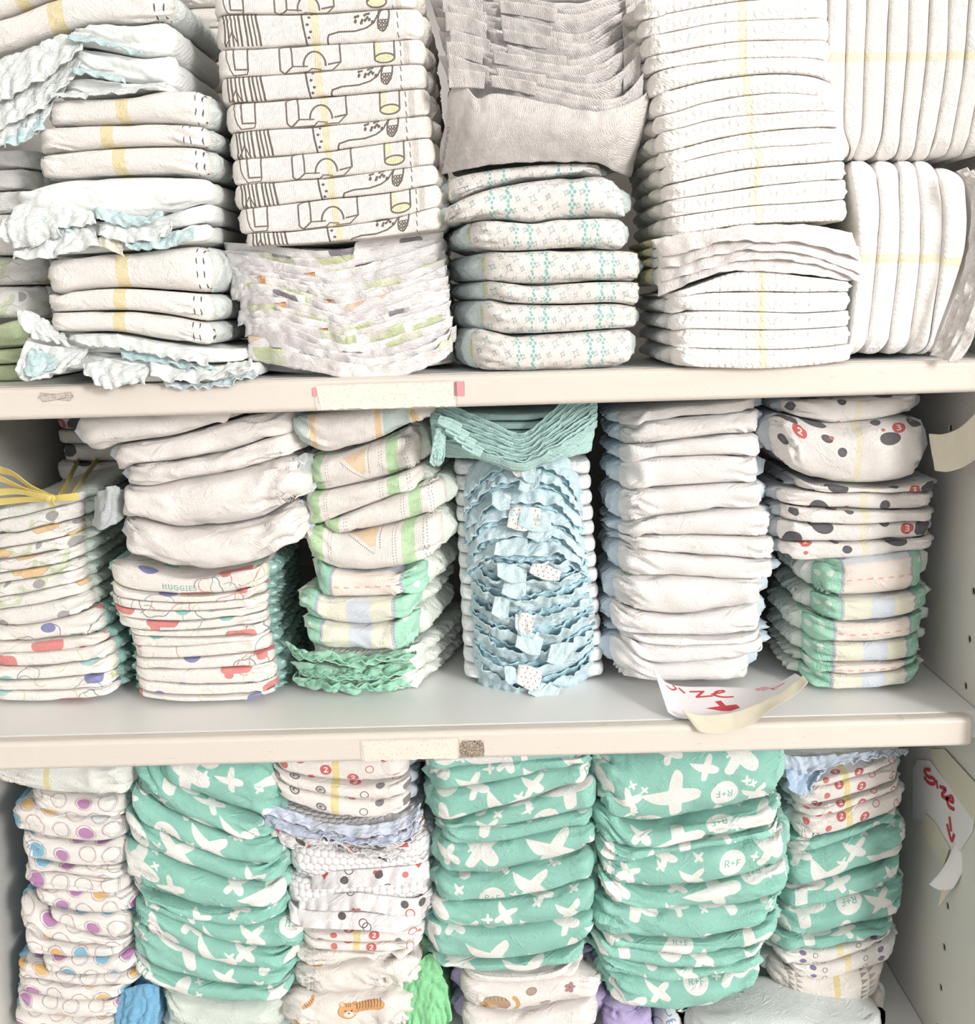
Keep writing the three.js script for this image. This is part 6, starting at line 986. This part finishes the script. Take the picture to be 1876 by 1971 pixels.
{
  const i = (a) => px(800, 1440, 3.7125, a);
  stack({ z: -0.024, seed: 78, m: crossM, free: true, cuff: crossCuff, cuffLabel: 'teal gathered side', group: 'teal diapers right of the spotted pile', pad: { ...crossPad, bow: 0.003, corner: 0.012, gl: 0.7, gr: 0.9, gLen: 0.014 }, label: (k) => 'teal diaper with white leaf crosses, ' + fromBottom(k) + ' above brown print' }, [
    { x: [818, 1138], t: [818, 1462, 960, 1452, 1138, 1440], b: i([70, 188, 250, 152, 500, 125, 740, 98, 1000, 84, 1250, 66]) },
    { x: [824, 1140], t: i([80, 195, 250, 158, 500, 131, 740, 104, 1000, 90, 1260, 80]), b: i([100, 340, 350, 308, 700, 240, 1000, 172, 1260, 140]) },
    { x: [824, 1138], t: i([90, 360, 350, 314, 700, 246, 1000, 178, 1240, 150]), b: i([100, 545, 200, 568, 330, 535, 600, 452, 900, 370, 1250, 240]) },
    { x: [842, 1152], t: i([170, 580, 330, 542, 600, 459, 900, 377, 1250, 260, 1310, 210]), b: i([160, 570, 320, 582, 560, 575, 780, 552, 1040, 500, 1300, 460]) },
    { x: [848, 1146], t: i([180, 580, 320, 588, 560, 581, 780, 558, 1040, 507, 1280, 478]), b: i([190, 690, 300, 724, 600, 690, 900, 632, 1280, 565]) },
    { x: [838, 1150], t: i([140, 680, 300, 730, 600, 696, 900, 638, 1290, 585]), b: i([140, 935, 350, 950, 700, 900, 1000, 832, 1300, 735]) },
    { x: [835, 1148], t: i([130, 950, 350, 956, 700, 906, 1000, 838, 1280, 775]), b: i([130, 1125, 500, 1124, 800, 1086, 1000, 1050, 1280, 965]) },
    { x: [828, 1147], t: i([100, 1110, 250, 1130, 500, 1130, 800, 1092, 1000, 1056, 1280, 985]), b: i([110, 1250, 300, 1308, 600, 1318, 900, 1280, 1290, 1190]) },
    { x: [820, 1147], t: i([70, 1270, 300, 1315, 600, 1324, 900, 1286, 1290, 1210]), b: i([80, 1490, 200, 1545, 600, 1550, 1000, 1500, 1280, 1390]) },
    { x: [830, 1128], t: i([110, 1515, 200, 1552, 600, 1556, 1000, 1506, 1220, 1440]) }], i([140, 1585, 400, 1605, 600, 1612, 900, 1596, 1220, 1520]));
  const bm = cloth('#ffffff', { map: PRINT.brownCub }), vc = cloth('#bdb0dc');
  stack({ z: -0.03, seed: 80, m: bm, cuff: vc, cuffLabel: 'violet frilled side', group: 'cream diapers with brown print', pad: { corner: 0.014, gl: 0.9, gr: 1.5, gA: 0.002, gLen: 0.02, th: 0.065, sq: 0.92, lump: 0.001, crease: 0.0012, cuffR: 0.011, cuffA: 0.004, depth: 0.11 }, label: (k) => 'cream diaper with brown flower print and violet sides, ' + fromBottom(k) + ' of three' }, [
    { x: [888, 1126], t: [888, 1876, 962, 1880, 1042, 1876, 1126, 1852], b: i([340, 1668, 500, 1690, 700, 1690, 1100, 1632, 1210, 1600]), vo: 0.4 },
    { x: [884, 1162], t: i([330, 1690, 500, 1697, 700, 1697, 1100, 1640, 1340, 1690]), b: [884, 1948, 960, 1962, 1060, 1950, 1120, 1934, 1164, 1908], vo: 0.04 },
    { x: [886, 1156], t: [886, 1955, 960, 1966, 1060, 1955, 1156, 1930], vo: 0.3 }], [886, 2008, 1156, 1998]);
  hidden(3, 890, 1150, 2010, -0.034, 82, underM, 'cream diaper low in the brown pile', 'lower diapers of the brown pile');
}
{
  const l = (a) => px(1120, 1440, 3.711, a);
  stack({ z: -0.022, seed: 84, m: crossM, free: true, cuff: crossCuff, cuffLabel: 'teal gathered side', group: 'teal diapers in the broad pile', pad: { ...crossPad, lump: 0.0016, crease: 0.0016, gl: 1.6 }, label: (k) => 'teal diaper with white leaf crosses, ' + fromBottom(k) + ' of broad pile' }, [
    { x: [1150, 1516], t: [1150, 1478, 1300, 1452, 1516, 1436], b: l([110, 400, 260, 560, 390, 618, 600, 600, 1000, 522, 1450, 400]) },
    { x: [1140, 1512], t: l([80, 460, 180, 470, 260, 567, 390, 625, 600, 607, 1000, 530, 1450, 430]), b: l([80, 580, 190, 690, 330, 738, 700, 702, 1000, 652, 1450, 570]) },
    { x: [1146, 1516], t: l([100, 670, 190, 697, 330, 745, 700, 709, 1000, 660, 1460, 600]), b: l([110, 770, 240, 828, 500, 790, 1000, 712, 1470, 625]) },
    { x: [1152, 1534], t: l([120, 800, 240, 835, 500, 797, 1000, 720, 1530, 640]), b: l([130, 850, 220, 960, 350, 1036, 600, 1060, 900, 1030, 1200, 960, 1530, 850]) },
    { x: [1156, 1530], t: l([140, 940, 220, 968, 350, 1043, 600, 1067, 900, 1037, 1200, 968, 1510, 900]), b: l([140, 1000, 300, 1130, 500, 1178, 800, 1165, 1200, 1160, 1520, 1080]) },
    { x: [1142, 1512], t: l([90, 1130, 300, 1138, 500, 1185, 800, 1172, 1200, 1168, 1450, 1130]), b: l([90, 1330, 300, 1390, 600, 1402, 900, 1390, 1240, 1305, 1450, 1170]) },
    { x: [1152, 1510], t: l([110, 1345, 300, 1397, 600, 1409, 900, 1397, 1240, 1315, 1440, 1260]), b: l([120, 1390, 350, 1440, 600, 1480, 900, 1480, 1200, 1450, 1440, 1385]) },
    { x: [1140, 1490], t: l([80, 1400, 350, 1447, 600, 1487, 900, 1487, 1200, 1457, 1370, 1430]), b: l([80, 1460, 300, 1542, 600, 1590, 900, 1590, 1370, 1500]) },
    { x: [1148, 1477], t: l([110, 1500, 300, 1549, 600, 1597, 900, 1597, 1330, 1530]), b: l([110, 1570, 250, 1640, 600, 1680, 900, 1672, 1320, 1610]) },
    { x: [1164, 1474], t: l([150, 1620, 250, 1647, 600, 1687, 900, 1679, 1310, 1630]) }], l([170, 1830, 400, 1905, 700, 1915, 1000, 1868, 1290, 1740]));
  stack({ z: -0.03, seed: 86, m: cloth('#c3b6e2'), group: 'violet diaper under the broad pile', pad: { corner: 0.01, gl: 1.4, gr: 1.4, gA: 0.0026, depth: 0.1, nu: 40 }, label: () => 'plain violet diaper peeking out beneath the broad teal pile' }, [{ x: [1166, 1262], t: [1166, 1942, 1228, 1960, 1262, 1962] }], [1166, 2052, 1262, 2052]);
  stack({ z: -0.03, seed: 87, m: cloth('#ffffff', { map: canvasTexture(256, 128, (g, W, H) => { fill(g, W, H, '#f1f3f5'); const r = rng(3); for (let k = 0; k < 8; k++) { g.strokeStyle = '#7f9fd0'; g.lineWidth = 4; g.beginPath(); g.arc(r() * W, r() * H, 12 + r() * 14, r() * 3, r() * 3 + 3); g.stroke(); } }) }), free: true, group: 'white diaper with blue loops', pad: { corner: 0.01, depth: 0.1, nu: 30, tw: 0.04, th: 0.03 }, label: () => 'white diaper with blue pen loops beneath the broad teal pile' }, [{ x: [1264, 1322], t: [1264, 1964, 1322, 1960] }], [1264, 2052, 1322, 2052]);
  const pm = cloth('#e4ebea');
  stack({ z: -0.012, seed: 88, m: cloth('#ffffff', { map: canvasTexture(512, 256, (g, W, H) => { fill(g, W, H, '#e6eceb'); disc(g, 330, 92, 46, 26, '#a78a99'); ring(g, 330, 92, 46, 26, '#8a7080', 5); disc(g, 280, 84, 15, 15, '#a78a99'); disc(g, 380, 84, 15, 15, '#a78a99'); }) }), cuff: CUFFG, group: 'pale broad diaper in front', pad: { ...crossPad, gl: 0.7, gr: 0.7, th: 0.05, corner: 0.03, depth: 0.06 }, label: () => 'broad pale mint diaper with one mauve motif, low before the right piles' }, [{ x: [1330, 1728], t: [1330, 1996, 1400, 1982, 1480, 1974, 1560, 1978, 1640, 1988, 1728, 1996] }], [1330, 2040, 1728, 2040]);
  hidden(2, 1340, 1720, 2042, -0.014, 89, underM, 'pale broad diaper low before the right piles', 'lower diapers of the broad pile');
  hidden(2, 1168, 1320, 2054, -0.032, 90, underM, 'pale diaper low under the violet one', 'lower diapers under the violet one');
}
{
  const u = (a) => px(1440, 1420, 3.578, a), A = cloth('#ffffff', { map: PRINT.spotsA }), B = cloth('#ffffff', { map: PRINT.spotsB });
  const pad = { corner: 0.012, gl: 1.3, gr: 0.7, gA: 0.0018, gLen: 0.016, th: 0.05, sq: 0.82, lump: 0.0006, crease: 0.0006, depth: 0.11, cuffR: 0.009 };
  const bf = cloth('#d2deee');
  flapDiaper('open_diaper', 'bluish white open diaper crumpled under the shelf over the spotted folds', 'crumpled bluish open diaper', { ...pad, x: [1500, 1744], t: [1500, 1456, 1620, 1444, 1744, 1432], b: [1500, 1500, 1600, 1480, 1744, 1452], z: -0.06, seed: 540 }, COOL, [['flap', { top: [1496, 1450, 1540, 1456, 1600, 1452, 1680, 1446, 1748, 1438], bot: [1512, 1500, 1548, 1490, 1604, 1474, 1680, 1458, 1746, 1450], zt: -0.05, zb: -0.044, wrap: 0.004, cr: 0.0018, cf: 80, ruf: 0.003, rf: 130, free: 'bot', seed: 541, nu: 54, nv: 14 }, bf], ['flap', { top: [1514, 1480, 1534, 1484, 1560, 1486, 1590, 1476], bot: [1516, 1512, 1536, 1530, 1554, 1528, 1572, 1498], zt: -0.048, zb: -0.04, wrap: 0, cr: 0.0016, cf: 80, ruf: 0.002, rf: 130, free: 'bot', seed: 542, nu: 24, nv: 16 }, cloth('#c3d6ee')]]);
  stack({ z: -0.05, seed: 92, m: (i) => (i % 2 ? A : B), vj: 0.6, cuff: cloth('#d4dedf'), group: 'spotted diapers by the cupboard side', pad, label: (k) => 'spotted white diaper with yellow stripe, ' + fromBottom(k) + ' of four by cupboard side' }, [
    { x: [1530, 1741], t: u([330, 330, 480, 300, 700, 240, 1076, 130]), b: u([320, 385, 480, 352, 700, 300, 1076, 188]) },
    { x: [1534, 1743], t: u([330, 400, 480, 358, 700, 306, 1080, 196]), b: u([340, 500, 550, 470, 750, 410, 1080, 308]) },
    { x: [1538, 1744], t: u([350, 515, 550, 477, 750, 417, 1080, 316]), b: u([350, 560, 600, 528, 800, 452, 1080, 360]) },
    { x: [1534, 1750], t: u([330, 575, 600, 535, 800, 459, 1110, 370]) }], u([340, 690, 430, 712, 700, 640, 1110, 490]));
  stack({ z: -0.05, seed: 94, m: crossM, free: true, cuff: crossCuff, cuffLabel: 'teal gathered side', group: 'teal diapers by the cupboard side', pad: { ...crossPad, bow: 0.003, corner: 0.014, gl: 0.9 }, label: (k) => 'teal diaper with white leaf crosses, ' + fromBottom(k) + ' by cupboard side' }, [
    { x: [1520, 1740], t: u([290, 730, 430, 720, 700, 648, 1070, 515]), b: u([300, 830, 600, 740, 800, 660, 1070, 570]) },
    { x: [1516, 1752], t: u([280, 840, 600, 747, 800, 667, 1110, 590]), b: u([280, 1090, 600, 1000, 850, 918, 1115, 800]) },
    { x: [1508, 1744], t: u([250, 1100, 600, 1007, 850, 925, 1085, 840]), b: u([240, 1190, 350, 1218, 600, 1150, 900, 1058, 1080, 970]) },
    { x: [1504, 1752], t: u([230, 1200, 350, 1225, 600, 1157, 900, 1065, 1110, 990]), b: u([240, 1380, 450, 1400, 700, 1350, 1000, 1286, 1115, 1210]) },
    { x: [1490, 1732], t: u([180, 1390, 450, 1407, 700, 1357, 1045, 1290]) }], u([180, 1475, 500, 1468, 800, 1410, 1040, 1335]));
  stack({ z: -0.05, seed: 96, m: cloth('#ffffff', { map: PRINT.violetDots }), cuff: CUFFG, group: 'violet dotted diapers', pad: { ...pad, th: 0.05 }, label: (k) => 'white diaper with violet dot columns, ' + (k ? 'upper' : 'lower') + ' of the pair' }, [
    { x: [1496, 1728], t: u([200, 1490, 500, 1475, 800, 1418, 1030, 1350]), b: u([200, 1540, 400, 1582, 600, 1550, 850, 1450, 1030, 1385]) },
    { x: [1520, 1736], t: u([290, 1570, 400, 1589, 600, 1557, 850, 1458, 1055, 1395]) }], u([280, 1620, 400, 1665, 500, 1688, 700, 1640, 950, 1570, 1055, 1490]));
  stack({ z: -0.046, seed: 98, m: cloth('#ffffff', { map: PRINT.greyTriangles }), cuff: CUFFG, group: 'grey triangle printed diapers', pad: { ...pad, lump: 0.0014, crease: 0.0012, corner: 0.018 }, label: (k) => 'cream diaper with grey triangle bands, ' + (k ? 'upper' : 'lower') + ' of the pair' }, [
    { x: [1488, 1720], t: u([170, 1640, 300, 1650, 500, 1696, 700, 1648, 1000, 1560]), b: u([170, 1730, 400, 1865, 580, 1908, 750, 1890, 1000, 1740]) },
    { x: [1490, 1716], t: u([180, 1790, 400, 1873, 580, 1916, 750, 1898, 990, 1790]) }], [1490, 1990, 1600, 2000, 1716, 1985]);
  hidden(3, 1494, 1712, 2000, -0.05, 99, underM, 'cream diaper low by the cupboard side', 'lower diapers by the cupboard side');
}

// ---------------------------------------------------------------- papers and tape
{
  const red = '#cf4a52', word = canvasTexture(768, 256, (g, W, H) => {
    fill(g, W, H, '#f7f5f8'); g.strokeStyle = red; g.fillStyle = red; g.lineWidth = 13;
    g.beginPath(); g.moveTo(118, 30); g.quadraticCurveTo(150, 52, 180, 34); g.quadraticCurveTo(200, 20, 176, 8); g.stroke();
    g.beginPath(); g.moveTo(212, 20); g.lineTo(232, 52); g.stroke(); g.beginPath(); g.moveTo(268, 40); g.lineTo(322, 40); g.lineTo(288, 84); g.lineTo(352, 80); g.stroke();
    g.beginPath(); g.moveTo(356, 66); g.quadraticCurveTo(420, 50, 404, 34); g.quadraticCurveTo(366, 38, 364, 76); g.quadraticCurveTo(390, 104, 440, 92); g.stroke();
    g.lineWidth = 9; for (const [a, b, c, d] of [[546, 30, 590, 12], [556, 48, 606, 28], [580, 62, 616, 48], [622, 66, 680, 62], [624, 66, 640, 96], [640, 96, 688, 70]]) { g.beginPath(); g.moveTo(a, b); g.lineTo(c, d); g.stroke(); }
    poly(g, [356, 128, 384, 124, 400, 172, 452, 172, 470, 212, 420, 226, 380, 214, 308, 176, 372, 170], red);
  });
  const p = thing('handwritten_sign', 'curled white paper with red marker word and arrow, lying on the shelf', 'paper sign');
  const pm = MAT.paper.clone(); pm.map = word; pm.color.set('#ffffff');
  part('paper', sheetGeometry({ top: [1258, 1288, 1282, 1314, 1320, 1322, 1380, 1322, 1440, 1324, 1490, 1317, 1530, 1296], bot: [1284, 1370, 1308, 1382, 1345, 1384, 1395, 1378, 1440, 1366, 1490, 1344, 1550, 1307], zt: -0.034, zb: -0.005, wrap: 0.006, wrapTop: 0.004, th: 0.0003, cr: 0.0002, cf: 20, fit: true, nu: 60, nv: 16, free: null, seed: 560 }), pm, p);
  part('masking_tape', sheetGeometry({ top: [1311, 1366, 1345, 1376, 1395, 1374, 1440, 1362, 1492, 1338, 1530, 1312, 1545, 1300], bot: [1342, 1407, 1368, 1412, 1405, 1409, 1446, 1394, 1486, 1364, 1530, 1338, 1555, 1312], zt: 0.0, zb: 0.008, wrap: 0.004, th: 0.0003, cr: 0.0004, cf: 40, fit: false, nu: 50, nv: 10, free: null, seed: 561 }), MAT.tape, p, 'cream masking tape strip'); settle(p);
}
{
  const inset = (pts, lift) => pts.map(([x, y]) => { const q = onX(x, y, XR - lift); return q; });
  function flat(pts, lift, th) {                          // a flat piece on the side panel from a traced outline
    const P = inset(pts, lift), s = new THREE.Shape(P.map((q) => new THREE.Vector2(q.z, q.y))), g = new THREE.ExtrudeGeometry(s, { depth: th, bevelEnabled: false });
    g.applyMatrix4(new THREE.Matrix4().set(0, 0, 1, XR - lift - th, 0, 1, 0, 0, 1, 0, 0, 0, 0, 0, 0, 1)); g.computeVertexNormals(); return g;
  }
  const p = thing('handwritten_sign', 'white paper with red marker word and arrow taped inside the cupboard side', 'paper sign');
  part('paper', flat([[1757, 1480], [1766, 1462], [1790, 1464], [1810, 1490], [1876, 1575], [1872, 1600], [1846, 1640], [1830, 1636], [1788, 1582], [1757, 1574]], 0.0004, 0.0004), MAT.paper, p);
  part('masking_tape', flat([[1790, 1442], [1818, 1442], [1885, 1516], [1885, 1590], [1868, 1572], [1800, 1474]], 0.0012, 0.0003), MAT.tape, p, 'cream masking tape strip');
  part('masking_tape', flat([[1782, 1566], [1800, 1584], [1828, 1632], [1816, 1666], [1770, 1594]], 0.0012, 0.0003), MAT.tape, p, 'cream masking tape strip');
  const ink = new THREE.MeshStandardMaterial({ color: '#c0404a', roughness: 0.8 });
  const stroke = (pts, w) => { const C = new THREE.CatmullRomCurve3(inset(pts, 0.0011)), n = 16, pos = [], idx = []; for (let i = 0; i <= n; i++) { const c = C.getPoint(i / n), t = C.getTangent(i / n), s = V3(0, -t.z, t.y).normalize().multiplyScalar(w / 2); for (const [k, o] of [[1, 0], [-1, 0], [-1, 1], [1, 1]]) pos.push(c.x - o * 0.0002, c.y + s.y * k, c.z + s.z * k); if (i < n) for (let k = 0; k < 4; k++) { const a = i * 4 + k, b = i * 4 + (k + 1) % 4; idx.push(a, b, a + 4, b, b + 4, a + 4); } } const g = new THREE.BufferGeometry(); g.setAttribute('position', new THREE.Float32BufferAttribute(pos, 3)); g.setIndex(idx); const f = g.toNonIndexed(); f.computeVertexNormals(); return f; };
  for (const s of [[[1790, 1482], [1778, 1482], [1784, 1494], [1798, 1500], [1798, 1508], [1786, 1506], [1778, 1496]], [[1802, 1502], [1804, 1518]], [[1808, 1514], [1820, 1520], [1812, 1530], [1824, 1540]], [[1820, 1534], [1834, 1544], [1832, 1534], [1822, 1538], [1826, 1552], [1836, 1558]], [[1827, 1572], [1830, 1600]], [[1822, 1586], [1831, 1618], [1836, 1606]]]) part('marker_stroke', stroke(s, 0.0024), ink, p);
  part('curled_corner', sheetGeometry({ top: [1842, 1604, 1852, 1597, 1866, 1590, 1880, 1582], bot: [1788, 1702, 1800, 1710, 1816, 1714, 1834, 1710], zt: (q) => -0.028 + q * 0.012, zb: (q) => -0.03 + q * 0.012, wrap: 0, th: 0.0003, cr: 0.0002, cf: 20, nu: 24, nv: 24, free: null, bulge: 0.004, seed: 570 }), MAT.paper, p, 'white paper corner curling forward');
  part('masking_tape', sheetGeometry({ top: [1812, 1712, 1822, 1713, 1832, 1711], bot: [1805, 1746, 1812, 1738, 1824, 1722], zt: -0.022, zb: -0.023, wrap: 0, th: 0.0003, cr: 0.0002, nu: 10, nv: 10, free: null, seed: 571 }), MAT.tape, p); settle(p);
  const t = thing('tape_strip', 'torn cream masking tape curling from the cupboard side by spotted folds', 'tape');
  part('strip', sheetGeometry({ top: [1787, 835, 1812, 836, 1838, 828, 1858, 814, 1884, 788], bot: [1798, 906, 1822, 908, 1846, 902, 1866, 892, 1890, 872], zt: (q) => -0.034 + q * 0.03, zb: (q) => -0.034 + q * 0.03, wrap: 0, th: 0.0003, cr: 0.0003, cf: 60, nu: 40, nv: 16, free: null, seed: 575 }), MAT.tape, t); settle(t);
}
renderer.render(scene, camera);
